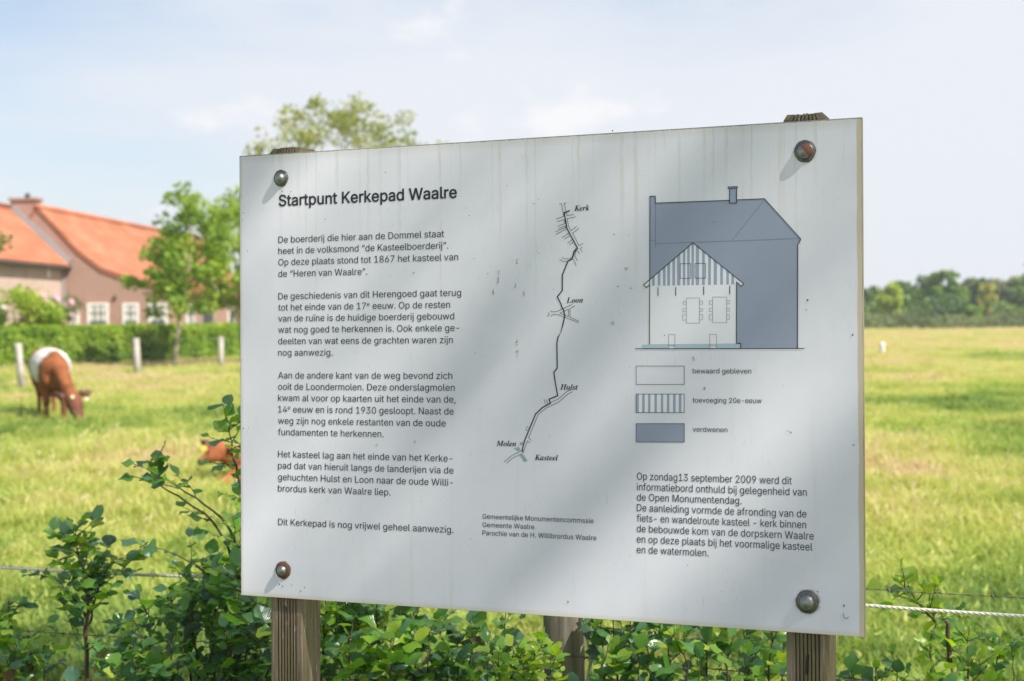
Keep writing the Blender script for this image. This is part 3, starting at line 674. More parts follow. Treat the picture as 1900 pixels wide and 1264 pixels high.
# ---- grooved posts of the board
def post_wood():
    M = Mat('weathered_grooved_timber')
    v = M.coord('Object')
    g = M.noise(M.coord('Object', (1, 1, .05)), 170, 4, .6)
    g2 = M.noise(M.coord('Object', (1, 1, .12)), 30, 4, .6)
    c = M.ramp(g, [(.30, (.115, .085, .055)), (.47, (.175, .135, .088)), (.62, (.24, .19, .13)), (.76, (.36, .31, .24))])
    al = M.ramp(g2, [(.46, 0.0), (.68, .55)])
    c = M.mix(al, c, (.155, .16, .05))
    sp = M.ramp(M.noise(M.coord('Object', (1, 1, .3)), 120, 2), [(.66, 0.0), (.72, .6)])
    c = M.mix(sp, c, (.52, .49, .44))
    bp = M.bump(g, .5, .002)
    return M.done(M.principled(c, .88, 0, bp, .2).outputs[0])
PW = post_wood()
def grooved_post(x0, w, depth, ztop, kn):
    """front face carries six beads between two flat margins; the top is chamfered"""
    prof = [(0, 0)]
    m0, m1 = w * .21, w * .80; n = 6; bw = (m1 - m0) / n
    prof.append((m0, 0))
    for i in range(n):
        a = m0 + i * bw
        prof += [(a + bw * .02, .006), (a + bw * .20, .006), (a + bw * .30, .0014), (a + bw * .6, .0002), (a + bw * .92, .0014)]
    prof += [(m1 + .0002, .006), (m1 + .0018, .006), (m1 + .0026, 0), (w, 0), (w + .0012, .002), (w + .0012, depth), (0, depth)]
    prof[0] = (-.0008, .001)
    n = len(prof); zs = [-.25] + [ztop - 1.1 + i * .12 for i in range(9)] + [ztop - .010, ztop]
    vs = []; rr = random.Random(kn)
    for zi, z in enumerate(zs):
        last = zi == len(zs) - 1
        for (x, y) in prof:
            xx, yy = x, y
            if last: xx = w / 2 + (x - w / 2) * .86; yy = depth / 2 + (y - depth / 2) * .80
            zz = z + (rr.uniform(-.0018, .0014) if last else 0)
            vs.append((x0 + xx + rr.uniform(-.0002, .0002), .0082 + yy, zz))
    fs = []
    for i in range(len(zs) - 1):
        for k in range(n):
            k2 = (k + 1) % n
            fs.append((i * n + k, i * n + k2, (i + 1) * n + k2, (i + 1) * n + k))
    fs.append(tuple((len(zs) - 1) * n + k for k in range(n)))
    mb = MB(); mb.poly(vs, fs)
    return mb.build('post', PW, sign)
pl_ = grooved_post(-BW / 2 + .0625, .0655, .068, TOPZ + .0125, 3)
pr_ = grooved_post(-BW / 2 + 1.0535, .0655, .068, TOPZ + .0135, 4)
# a nail head and a splintered nick on the posts
mb = MB(); mb.lathe([(.003, 0), (.003, -.001), (.001, -.0016)], 8, Matrix.Translation((-BW / 2 + .095, .0105, TOPZ - BH - .022)) @ Matrix.Rotation(R(-90), 4, 'X'))
mb.build('nail', plain('dark_iron', (.05, .03, .02), .8), pl_)
mb = MB(); mb.box(-.0018, .0018, -.001, .002, -.016, .016, Matrix.Translation((-BW / 2 + 1.0875, .0088, TOPZ - BH - .052)) @ Matrix.Rotation(R(4), 4, 'Y'))
mb.build('crack', plain('dark_crack', (.02, .016, .012), .95), pr_)

# ---- coach bolts
def steel(name, base, rust, split=None):
    M = Mat(name)
    v = M.coord('Object')
    n = M.noise(v, 260, 4, .6)
    c = M.ramp(n, [(.35, tuple(x * .65 for x in base)), (.65, base)])
    r = M.noise(v, 90, 3, .6)
    f = M.ramp(r, [(1 - rust - .06, 0.0), (1 - rust + .06, 1.0)])
    if split:                                          # rust only on one side of a line across the dome
        s = M.sep(v)
        d = M.math('ADD', M.math('MULTIPLY', s[0], split[0]), M.math('MULTIPLY', s[2], split[1]))
        f = M.math('MULTIPLY', M.math('ADD', d, M.math('MULTIPLY', M.math('SUBTRACT', n, .5), .002)), 900, clamp=True)
    c = M.mix(f, c, (.135, .055, .036))
    p = M.principled(c, M.ramp(f, [(0, .42), (1, .85)]), M.math('SUBTRACT', 1.0, f), M.bump(n, .15, .0006))
    return M.done(p.outputs[0])
galv = steel('dull_galvanised_steel', (.21, .205, .19), .30)
rustm = steel('rusted_steel', (.22, .16, .11), .72)
dome = steel('bright_steel', (.34, .36, .34), .10)
domer = steel('half_rusted_steel', (.34, .36, .34), .06, (.8, .6))
specs = [(galv, dome, .0150, .0105, None), (galv, domer, .0172, .0125, None), (rustm, dome, .0158, .0098, 'rusty_washer'), (galv, dome, .0182, .0128, None)]
blab = ['clean steel bolt at the upper left corner', 'half rusted bolt at the upper right corner',
        'bolt with a rusty washer at the lower left corner', 'large grey bolt at the lower right corner']
for (mm, (wm, dm, rw, rd, _), lb) in zip(A['bolts'], specs, blab):
    x, z = bl(mm)
    Mt = Matrix.Translation((x, 0, z))
    o = empty('bolt'); col.objects.unlink(o); bpy.data.objects.remove(o)
    Rm = Matrix.Rotation(R(90), 4, 'X')
    mb = MB()
    mb.lathe([(rd, .0018), (rd, .0040), (rd * .95, .0066), (rd * .84, .0090), (rd * .66, .0112), (rd * .44, .0127), (rd * .2, .0135), (.0004, .0137)], 28, Rm)
    b = mb.build('bolt', dm, sign, True); b.location = (x, 0, z); b['label'] = lb
    mb = MB()
    mb.lathe([(rw, -.001), (rw, .0016), (rw * .96, .0024), (rw * .80, .0021), (rw * .78, .0028), (rd * 1.08, .0030), (rd * .9, .0026)], 28, Rm)
    w_ = mb.build('washer', wm, b, True)
    mb = MB(); n = 20
    rr = random.Random(int(x * 1000))
    mb.poly([(math.cos(k * .314159) * rw * rr.uniform(1.02, 1.13), -.0010, math.sin(k * .314159) * rw * rr.uniform(1.02, 1.15)) for k in range(n)], [tuple(range(n))])
    mb.build('grime_ring', plain('grime', (.13, .115, .09), .9, var=.4, scale=300), b)
# ragged rim of torn foil round the lower right washer
x, z = bl(A['bolts'][3]); mb = MB(); n = 26; rr = random.Random(5)
for k in range(n):
    if rr.random() < .35: continue
    a0, a1 = k * 6.283 / n, (k + .9) * 6.283 / n; r0, r1 = .0192, .0192 + rr.uniform(.0008, .0028)
    mb.poly([(x + math.cos(a0) * r0, -.0013, z + math.sin(a0) * r0), (x + math.cos(a1) * r0, -.0013, z + math.sin(a1) * r0),
             (x + math.cos(a1) * r1, -.0022, z + math.sin(a1) * r1), (x + math.cos(a0) * r1, -.0022, z + math.sin(a0) * r1)], [(0, 1, 2, 3)])
mb.build('foil_shred', plain('foil_edge', (.5, .49, .45), .7), panel)

# ================================================================== near stock fence behind the board
bark_grey = None
def timber_mat(name, a, b, c3, scale=60):
    M = Mat(name)
    g = M.noise(M.coord('Object', (1, 1, .06)), scale, 5, .65)
    g2 = M.noise(M.coord('Object', (1, 1, .5)), 9, 3)
    c = M.ramp(g, [(.3, a), (.5, b), (.72, c3)])
    c = M.mix(M.ramp(g2, [(.5, 0.0), (.7, .35)]), c, (.10, .11, .06))
    return M.done(M.principled(c, .9, 0, M.bump(g, .8, .004), .2).outputs[0])
POSTM = timber_mat('grey_round_timber', (.15, .12, .095), (.29, .245, .20), (.43, .385, .33))
FARM_POST = timber_mat('pale_weathered_post', (.30, .26, .22), (.46, .41, .37), (.58, .54, .50), 30)
WIRE = plain('rusty_wire', (.17, .14, .11), .6, .6)
GWIRE = plain('grey_wire', (.30, .29, .27), .5, .7)
ROPE = plain('white_poly_rope', (.60, .575, .51), .8, var=.2, scale=300)
fdir = Vector((.951, -.309, 0)); fC = Vector((.112, 3.62, 0))
near = empty('stock_fence', fC)
tag(near, 'stock fence of barbed wire and white rope on round grey posts behind the board', 'fence')
def fence_post(s, h, r, seed):
    rr = random.Random(seed); p = fdir * s; mb = MB()
    b = MB(); n = 18; vs = []; zs = [-.2, .2, .5, .8, h - .02, h]
    for i, z in enumerate(zs):
        for k in range(n):
            a = k * 6.283 / n
            q = r * (1 + .05 * math.sin(a * 3 + seed) + .03 * math.sin(a * 7 + seed)) * (.9 if i == 5 else 1)
            vs.append((p.x + math.cos(a) * q, p.y + math.sin(a) * q, z))
    fs = [(i * n + k, i * n + (k + 1) % n, (i + 1) * n + (k + 1) % n, (i + 1) * n + k) for i in range(5) for k in range(n)]
    fs.append(tuple(5 * n + k for k in range(n)))
    b.poly(vs, fs)
    return b.build('post', POSTM, near, True)
for s_, h_, r_ in ((-2.45, 1.08, .045), (0, 1.05, .047), (2.3, 1.08, .045)):
    fence_post(s_, h_, r_, int(s_ * 10) + 40)
def sag(s, z0, dip):
    if s < 0 and z0 == .985: dip = .068
    a, b = (-2.45, 0) if s < 0 else (0, 2.3)
    t = (s - a) / (b - a); return z0 - dip * 4 * t * (1 - t)
def rope_strands(name, z0, dip, r, m, yoff, strands=3, pitch=.05, step=.012, s0=-2.45, s1=2.3):
    mb = MB()
    n = int((s1 - s0) / step)
    for q in range(strands):
        pts = []
        for i in range(n + 1):
            s = s0 + (s1 - s0) * i / n
            a = s / pitch * 6.283 + q * 6.283 / strands
            p = fdir * s + Vector((0, yoff, sag(s, z0, dip)))
            pts.append(p + Vector((0, math.cos(a), math.sin(a))) * r * .52)
        mb.tube(pts, r * .56, 5, False)
    return mb.build(name, m, near, True)
rope_strands('rope', .962, .047, .0040, ROPE, -.052, 3, .036, .006)
def barbed(z0, dip, yoff, seed, z1=None):
    w = rope_strands('barbed_wire', z0, dip, .0014, WIRE, yoff, 2, .06, .012)
    rr = random.Random(seed); s = -2.4
    while s < 2.25:
        c = fdir * s + Vector((0, yoff, sag(s, z0, dip))); b = MB()
        b.tube([c + fdir * (k * .0018 - .006) + Vector((0, math.cos(k * 1.3) * .0028, math.sin(k * 1.3) * .0028)) for k in range(8)], .0012, 4)
        for sg in (-1, 1):
            v = Vector((rr.uniform(-.4, .4), rr.uniform(-.6, .6), sg)).normalized()
            b.tube([c - v * .002, c + v * .013], [.0011, .0004], 4)
        b.build('barb', WIRE, w)
        s += .105 + rr.uniform(-.01, .01)
barbed(.985, .032, -.05, 1)
barbed(.775, .02, -.05, 2)
barbed(.55, .02, -.05, 3)
# tail of knotted rope hanging beside the middle post
mb = MB(); pts = []; rad = []
for i in range(46):
    z = .90 - i * .0085
    pts.append(Vector((.058 + .004 * math.sin(i * .5), -.045 + .003 * math.cos(i * .7), z)))
    rad.append(.0035 + .0052 * max(0, math.sin(i * .9)) ** 2)
mb.tube(pts, rad, 8); mb.build('rope_tail', ROPE, near, True)

# ================================================================== beech saplings of the young hedge
STOPS = [(0.0, (.16, .055, .027)), (.10, (.18, .07, .035)), (.13, (.055, .130, .100)), (.35, (.085, .205, .110)),  # bluish low stops hold sky sheen, lime ones sunlit leaves, as colour
         (.55, (.13, .30, .062)), (.75, (.24, .43, .04)), (1.0, (.42, .54, .06))]
LEAFM = leaf_mat('beech_leaf', STOPS, .46, .30, 1.0, per_object=True, vein=True)
LEAFS = leaf_mat('beech_leaf_bulk', STOPS, .46, .32, 1.0)
TWIG = plain('beech_twig', (.085, .05, .035), .7, var=.3, scale=60)
def leaf_shape(w, fold, droop, wav, seed):
    """a beech leaf one unit long lying along +y: midrib, wavy rim, pointed tip"""
    rr = random.Random(seed)
    ys = [0, .10, .28, .52, .78, 1.02]; ws = [.0, .24, .42, .44, .27, 0]
    v, f = [], []
    for i, (y, q) in enumerate(zip(ys, ws)):
        z = -droop * y * y
        v.append((0, y, z))
        if 0 < i < 5:
            for sg in (-1, 1):
                v.append((sg * q * w * rr.uniform(.90, 1.08), y + .03 + rr.uniform(-.03, .03), z + fold * q + wav * math.sin(i * 2.3 + sg)))
    # v: 0 base, (1,2,3) (4,5,6) (7,8,9) (10,11,12), 13 tip
    for sg in (0, 1):
        o = 1 + sg
        f.append((0, 1, 1 + o) if sg else (0, 1 + o, 1))
        for i in range(3):
            a, b = 1 + 3 * i, 4 + 3 * i
            f.append((a, b, b + o, a + o) if sg else (a, a + o, b + o, b))
        f.append((10, 13, 10 + o) if sg else (10, 10 + o, 13))
    return v, f
TINTS = [.0, .18, .30, .42, .56, .72, .93]
LEAF_VARS = []
for s_ in range(7):
    LEAF_VARS.append(leaf_shape(random.uniform(.80, 1.12), (.16, -.05, .3, .05, .62, -.35, .45)[s_], (.10, .25, .02, -.1, .35, .45, -.2)[s_], (.05, .09, .06, .10, .12, .10, .14)[s_], s_))
LEAF_ME = {}
def leaf_me(var, ti):
    if (var, ti) not in LEAF_ME:
        v, f = LEAF_VARS[var]
        me = bpy.data.meshes.new('leaf'); me.from_pydata(v, [], f); me.update()
        a = me.attributes.new('tint', 'FLOAT', 'POINT'); a.data.foreach_set('value', [TINTS[ti]] * len(v))
        me.materials.append(LEAFM)
        me.polygons.foreach_set('use_smooth', [True] * len(f))
        LEAF_ME[(var, ti)] = me
    return LEAF_ME[(var, ti)]

def sapling(name, label, base, shoots, seed, group, twig_len=.22, leaf=.042, dens=1.0, tmean=.42, brown=.0, zbrown=.7, bare_to=.15, nt=14):
    """shoots: lists of (x, y, z) from the root or a fork upwards"""
    rr = random.Random(seed)
    T = empty(name, base); tag(T, label, 'plant', group)
    bx = Vector(base); leaves = []
    for si, sh in enumerate(shoots):
        mb = MB(); P = [Vector(p) - bx for p in sh]
        # resample with a light wobble
        pts = []; segs = 7
        for i in range(len(P) - 1):
            for k in range(segs):
                t = k / segs
                p0, p1, p2, p3 = P[max(i - 1, 0)], P[i], P[i + 1], P[min(i + 2, len(P) - 1)]
                q = .5 * ((2 * p1) + (p2 - p0) * t + (2 * p0 - 5 * p1 + 4 * p2 - p3) * t * t + (3 * p1 - p0 - 3 * p2 + p3) * t ** 3)
                w = .004 * (1 if (i or k) else 0)
                pts.append(q + Vector((rr.uniform(-w, w), rr.uniform(-w, w), 0)))
        pts.append(P[-1]); n = len(pts)
        Ls = sum((pts[i + 1] - pts[i]).length for i in range(n - 1))
        r0 = .0024 + .0052 * min(1, Ls)
        mb.tube(pts, [max(.0011, r0 * (1 - i / (n - 1)) ** .8) for i in range(n)], 6)
        def put_leaves(path, first, side0):
            """alternate leaves along a twig, one at the tip"""
            d = 0; side = side0; nxt = first
            for i in range(len(path) - 1):
                a, b = path[i], path[i + 1]; l = (b - a).length
                while nxt < d + l:
                    p = a.lerp(b, (nxt - d) / l); t = (b - a).normalized()
                    out = t.cross(Vector((0, 0, 1)))
                    if out.length < .2: out = Vector((rr.uniform(-1, 1), rr.uniform(-1, 1), 0))
                    out.normalize()
                    dr = (t * rr.uniform(.4, .9) + out * side * rr.uniform(.7, 1.1) + Vector((rr.gauss(0, .28), rr.gauss(0, .28), rr.uniform(-.28, .18)))).normalized()
                    leaves.append((p, dr)); side = -side
                    nxt += leaf * rr.uniform(.34, .58) / dens
                d += l
            t = (path[-1] - path[-2]).normalized()
            leaves.append((path[-1], (t + Vector((rr.gauss(0, .3), rr.gauss(0, .3), rr.gauss(0, .3)))).normalized()))
        # side twigs
        k = int(nt * Ls * rr.uniform(.9, 1.1)); ang = rr.uniform(0, 6)
        for j in range(k):
            f = bare_to + (1 - bare_to) * (j + rr.random()) / k
            i = min(n - 2, int(f * (n - 1)))
            p = pts[i]; t = (pts[i + 1] - pts[i]).normalized()
            ang += 2.4 + rr.uniform(-.4, .4)
            u = t.cross(Vector((.2, .9, .1))).normalized(); w = t.cross(u)
            dr = (t * rr.uniform(.35, .9) + (u * math.cos(ang) + w * math.sin(ang)) * .9 + Vector((0, 0, .12))).normalized()
            l = twig_len * (1.05 - f * .85) * rr.uniform(.5, 1.2) + .03
            path = [p]; q = p
            for s in range(5):
                dr = (dr + Vector((rr.gauss(0, .13), rr.gauss(0, .13), rr.gauss(0, .10) + .03))).normalized()
                q = q + dr * l / 5; path.append(q)
            mb.tube(path, [.0016, .0014, .0012, .001, .0008, .0006], 4)
            put_leaves(path, .012, 1 if rr.random() < .5 else -1)
        put_leaves(pts[int(n * .6):], .02, 1)
        mb.build('stem' if si == 0 else 'branch', TWIG, T, True)
    # place the leaves: the largest-showing 290 as parts, the rest as one mesh
    recs = []
    for p, dr in leaves:
        wz = (p + bx).z
        s = leaf * rr.choice((.45, .7, .85, 1.0, 1.1, 1.25)) * rr.uniform(.9, 1.1) * .86
        nrm = Vector((rr.gauss(0, .30), rr.gauss(-.28, .30), 1)).normalized()
        side = dr.cross(nrm)
        if side.length < .05: side = dr.cross(Vector((1, 0, 0)))
        side.normalize(); nrm = side.cross(dr).normalized()
        if brown and wz < zbrown and rr.random() < brown:
            ti = 0; nrm = (nrm + Vector((rr.uniform(-1, 1), -.5, -.5))).normalized(); dr = (dr * .4 + Vector((0, 0, -1))).normalized()
            side = dr.cross(nrm).normalized(); nrm = side.cross(dr)
            s *= .8
        else:
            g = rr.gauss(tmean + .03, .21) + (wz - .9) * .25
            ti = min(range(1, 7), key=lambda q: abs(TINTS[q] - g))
        M4 = Matrix(((side.x * s, dr.x * s, nrm.x * s, p.x), (side.y * s, dr.y * s, nrm.y * s, p.y), (side.z * s, dr.z * s, nrm.z * s, p.z), (0, 0, 0, 1)))
        recs.append((wz < .62, (p + bx).y + (0 if wz > .66 else 3), rr.randrange(7), ti, M4, rr.random()))
    recs.sort(key=lambda r: (r[0], r[1]))
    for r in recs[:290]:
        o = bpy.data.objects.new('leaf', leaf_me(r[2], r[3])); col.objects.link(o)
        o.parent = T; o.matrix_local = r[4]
    rest = recs[290:]
    if rest:
        V, F, TT = [], [], []
        for r in rest:
            v, f = LEAF_VARS[r[2]]; b = len(V)
            V += [tuple(r[4] @ Vector(q)) for q in v]; F += [tuple(i + b for i in g) for g in f]
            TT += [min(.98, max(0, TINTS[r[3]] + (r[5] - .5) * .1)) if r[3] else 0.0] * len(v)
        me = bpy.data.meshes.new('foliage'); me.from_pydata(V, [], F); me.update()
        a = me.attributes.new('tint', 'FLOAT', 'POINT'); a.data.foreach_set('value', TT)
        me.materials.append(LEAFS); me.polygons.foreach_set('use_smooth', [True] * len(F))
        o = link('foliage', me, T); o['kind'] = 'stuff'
    return T
HG = 'young beech plants growing along the near fence'
def V3(px, py, D): return tuple(at(px, py, D))
def G(px, D): p = at(px, 600, D); return (p.x, p.y, 0)

def fan(base, tops, D, rr):
    sh = []
    for (px, py, dd) in tops:
        t = at(px, py, D + dd); b = Vector(base)
        m = b.lerp(t, .5); m.x += (b.x - t.x) * .25
        sh.append([tuple(b + Vector((rr.uniform(-.02, .02), rr.uniform(-.02, .02), 0))), tuple(m), tuple(b.lerp(t, .8) + Vector((t.x - b.x, 0, 0)) * .04), tuple(t)])
    return sh
rq = random.Random(11)
# slender sapling left of the big one
b = G(152, 3.78)
sapling('beech_sapling', 'slender beech sapling standing alone with the white rope crossing behind it', b,
        [[b, V3(152, 1210, 3.78), V3(155, 1090, 3.78), V3(130, 985, 3.78)], [V3(155, 1130, 3.78), V3(150, 1050, 3.76), V3(112, 990, 3.74)],
         [V3(155, 1150, 3.8), V3(160, 1080, 3.8), V3(195, 1015, 3.86)],
         [V3(152, 1180, 3.8), V3(190, 1060, 3.8), V3(228, 1040, 3.8)], [V3(155, 1150, 3.8), V3(120, 1100, 3.8), V3(85, 1068, 3.8)]],
        21, HG, .13, .038, 1.0, .50, .12, .74, .25, 20)
b = G(-10, 3.85)
sapling('beech_sapling', 'low yellow-green beech plant with hanging dead brown leaves at the left edge', b,
        fan(b, [(10, 1118, 0), (45, 1180, .05), (75, 1195, -.05), (-30, 1140, 0), (20, 1190, -.1), (55, 1215, .1), (-60, 1160, 0)], 3.85, rq),
        22, HG, .16, .036, 1.2, .66, .22, .74, .35, 16)
b = G(405, 3.72)
sapling('beech_sapling', 'tallest beech sapling with long arching shoots reaching up beside the left edge of the board', b,
        [[b, V3(440, 1180, 3.75), V3(452, 980, 3.72), V3(432, 850, 3.68), V3(420, 772, 3.66)],
         [V3(440, 1120, 3.72), V3(425, 990, 3.7), V3(330, 905, 3.66), V3(246, 862, 3.62)],
         [V3(440, 1100, 3.72), V3(400, 980, 3.7), V3(300, 905, 3.7), V3(243, 884, 3.7)],
         [V3(420, 1180, 3.72), V3(395, 1080, 3.66), V3(330, 1035, 3.62), V3(264, 1010, 3.6)]] +
        fan(b, [(385, 1030, 0), (440, 985, -.05), (345, 1065, -.1), (480, 1040, .08), (420, 1060, .1)], 3.72, rq),
        23, HG, .10, .042, .85, .44, .05, .7, .26, 10)
b = G(330, 3.62)
sapling('beech_sapling', 'broad dark beech bush filling the corner left of the left board post', b,
        fan(b, [(195, 1215, 0), (232, 1180, .05), (268, 1130, 0), (310, 1105, -.05), (350, 1070, .1), (395, 1060, 0), (435, 1050, -.08), (470, 1075, .1), (495, 1130, 0), (240, 1225, -.1)], 3.62, rq),
        24, HG, .20, .042, 1.1, .46, .15, .64, .30, 15)
b = G(545, 3.5)
sapling('beech_sapling', 'beech bush growing behind the left board post', b,
        fan(b, [(470, 1110, 0), (505, 1080, .05), (560, 1060, .1), (600, 1080, 0), (640, 1105, -.05), (520, 1170, -.1)], 3.5, rq), 25, HG, .18, .044, 1.0, .48, .1, .66, .35, 10)
b = G(700, 3.45)
sapling('beech_sapling', 'dense beech bush under the board just right of the left post', b,
        fan(b, [(620, 1105, 0), (655, 1085, .05), (695, 1075, 0), (740, 1095, -.05), (770, 1120, .05), (640, 1180, -.12), (720, 1180, -.12), (790, 1190, 0), (812, 1150, .1)], 3.45, rq),
        26, HG, .16, .047, .9, .58, .05, .64, .35, 14)
b = G(880, 3.45)
sapling('beech_sapling', 'thin beech plant with pale gaps of field showing below the middle of the board', b,
        fan(b, [(840, 1170, 0), (870, 1160, .05), (900, 1195, 0), (935, 1120, .15), (925, 1210, -.1), (820, 1215, 0)], 3.45, rq),
        27, HG, .17, .043, .8, .46, .0, .64, .40, 11)
b = G(955, 3.30)
sapling('beech_sapling', 'bright lime beech sprig in front of the round fence post under the board', b,
        fan(b, [(945, 1200, 0), (985, 1205, 0), (1015, 1212, -.05), (920, 1225, 0), (965, 1232, -.06)], 3.30, rq), 28, HG, .075, .034, 1.1, .84, .0, .6, .6, 11)
b = G(1170, 3.48)
sapling('beech_sapling', 'beech bush under the board just right of the round fence post', b,
        fan(b, [(1110, 1150, .05), (1135, 1125, 0), (1165, 1120, .06), (1210, 1140, 0), (1240, 1160, -.05), (1110, 1215, -.1), (1180, 1205, -.1)], 3.48, rq),
        29, HG, .14, .046, .85, .50, .0, .64, .35, 10)
b = G(1340, 3.42)
sapling('beech_sapling', 'beech bush under the board just left of the right post', b,
        fan(b, [(1265, 1170, 0), (1305, 1150, .05), (1345, 1140, 0), (1385, 1150, .05), (1430, 1165, 0), (1450, 1190, .1), (1290, 1220, -.1), (1380, 1215, -.1)], 3.42, rq),
        30, HG, .14, .045, .85, .57, .0, .64, .35, 10)
b = G(1765, 3.55)
sapling('beech_sapling', 'yellow-green beech sapling right of the board with its tip before the barbed wire', b,
        [[b, V3(1760, 1220, 3.55), V3(1725, 1150, 3.5), V3(1668, 1084, 3.46)]] +
        fan(b, [(1752, 1150, .05), (1795, 1165, 0), (1850, 1180, .15), (1720, 1200, -.05), (1815, 1225, 0), (1880, 1215, .1)], 3.55, rq),
        31, HG, .115, .038, .95, .80, .0, .64, .5, 11)
b = G(1590, 3.62)
sapling('beech_sapling', 'low dark beech plant right of the right board post, mostly below the frame', b,
        fan(b, [(1575, 1248, 0), (1620, 1244, .05), (1660, 1250, 0)], 3.62, rq), 32, HG, .14, .038, .9, .40, .0, .64, .5, 12)

# ================================================================== pasture grass
def grass_mat():
    M = Mat('grass_blade')
    g = M.n('ShaderNodeNewGeometry'); pos = g.outputs['Position']
    mp = M.n('ShaderNodeMapping'); M.l(pos, mp.inputs[0]); mp.inputs['Scale'].default_value = (1, .5, 1)
    a = M.noise(mp.outputs[0], .42, 5, .62)
    a = M.math('ADD', M.math('MULTIPLY', M.math('SUBTRACT', a, .5), 1.7), .46)
    pb_ = M.noise(mp.outputs[0], .13, 3, .5)
    a = M.math('ADD', a, M.math('MULTIPLY', M.math('SUBTRACT', pb_, .52), 1.5))
    a = M.math('SUBTRACT', a, M.math('MULTIPLY', M.math('DIVIDE', M.math('SUBTRACT', 13.5, M.sep(pos)[1]), 6.0, clamp=True), .10))  # near grass tinted greener to stand in for tree shade
    oi = M.n('ShaderNodeObjectInfo')
    at_ = M.n('ShaderNodeAttribute'); at_.attribute_name = 'tint'
    ys = M.sep(pos)[1]
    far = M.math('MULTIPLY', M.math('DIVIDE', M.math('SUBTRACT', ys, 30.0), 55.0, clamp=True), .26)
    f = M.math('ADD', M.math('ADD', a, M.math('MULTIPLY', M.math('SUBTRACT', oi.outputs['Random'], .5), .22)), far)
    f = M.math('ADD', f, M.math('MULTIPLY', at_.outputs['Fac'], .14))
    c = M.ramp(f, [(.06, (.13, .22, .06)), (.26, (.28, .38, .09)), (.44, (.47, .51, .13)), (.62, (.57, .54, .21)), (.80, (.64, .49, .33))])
    p = M.principled(c, .6, spec=.25)
    t = M.n('ShaderNodeBsdfTranslucent'); M.l(M.mix(1.0, c, (1.2, 1.25, .7), 'MULTIPLY'), t.inputs[0])
    m = M.n('ShaderNodeMixShader'); m.inputs[0].default_value = .45
    M.l(p.outputs[0], m.inputs[1]); M.l(t.outputs[0], m.inputs[2])
    return M.done(m.outputs[0])
GRASS = grass_mat()
tufts = bpy.data.collections.new('tufts')
for k in range(9):
    rr = random.Random(k); vs, fs, tt = [], [], []
    heads = k in (3, 6, 7)
    for j in range(34 if k < 7 else 18):
        a = rr.uniform(0, 6.283); r = abs(rr.gauss(0, .085)); x, y = math.cos(a) * r, math.sin(a) * r
        h = rr.uniform(.045, .125) * (1.3 if k % 3 == 0 else 1); w = rr.uniform(.0028, .0065)
        d = rr.uniform(0, 6.283); b = h * rr.uniform(.3, 1.1); dx, dy = math.cos(d), math.sin(d)
        px, py = -dy * w, dx * w; n = len(vs)
        vs += [(x - px, y - py, -.02), (x + px, y + py, -.02), (x + dx * b * .35 - px * .8, y + dy * b * .35 - py * .8, h * .6),
               (x + dx * b * .35 + px * .8, y + dy * b * .35 + py * .8, h * .6), (x + dx * b, y + dy * b, h)]
        fs += [(n, n + 1, n + 3, n + 2), (n + 2, n + 3, n + 4)]; q = rr.uniform(-.35, .5); tt += [q] * 5
    if heads:
        for j in range(4):
            x, y = rr.gauss(0, .07), rr.gauss(0, .07); h = rr.uniform(.14, .26); lx, ly = rr.gauss(0, .07), rr.gauss(0, .07)
            n = len(vs); w = .0016
            vs += [(x - w, y, 0), (x + w, y, 0), (x + lx * .8, y + ly * .8, h * .8), (x + lx * .8 + w, y + ly * .8, h * .8)]
            fs += [(n, n + 1, n + 3, n + 2)]; tt += [.9] * 4
            n = len(vs); w = rr.uniform(.003, .006)
            cx0, cy0 = x + lx * .8, y + ly * .8
            vs += [(cx0, cy0, h * .8), (cx0 + w, cy0, h * .9), (cx0 + lx * .35, cy0 + ly * .35, h * 1.05), (cx0 - w, cy0 + w, h * .92)]
            fs += [(n, n + 1, n + 2, n + 3)]; tt += [1.6] * 4
    me = bpy.data.meshes.new('tuft'); me.from_pydata(vs, [], fs); me.update()
    a = me.attributes.new('tint', 'FLOAT', 'POINT'); a.data.foreach_set('value', tt)
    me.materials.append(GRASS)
    tufts.objects.link(bpy.data.objects.new('tuft', me))

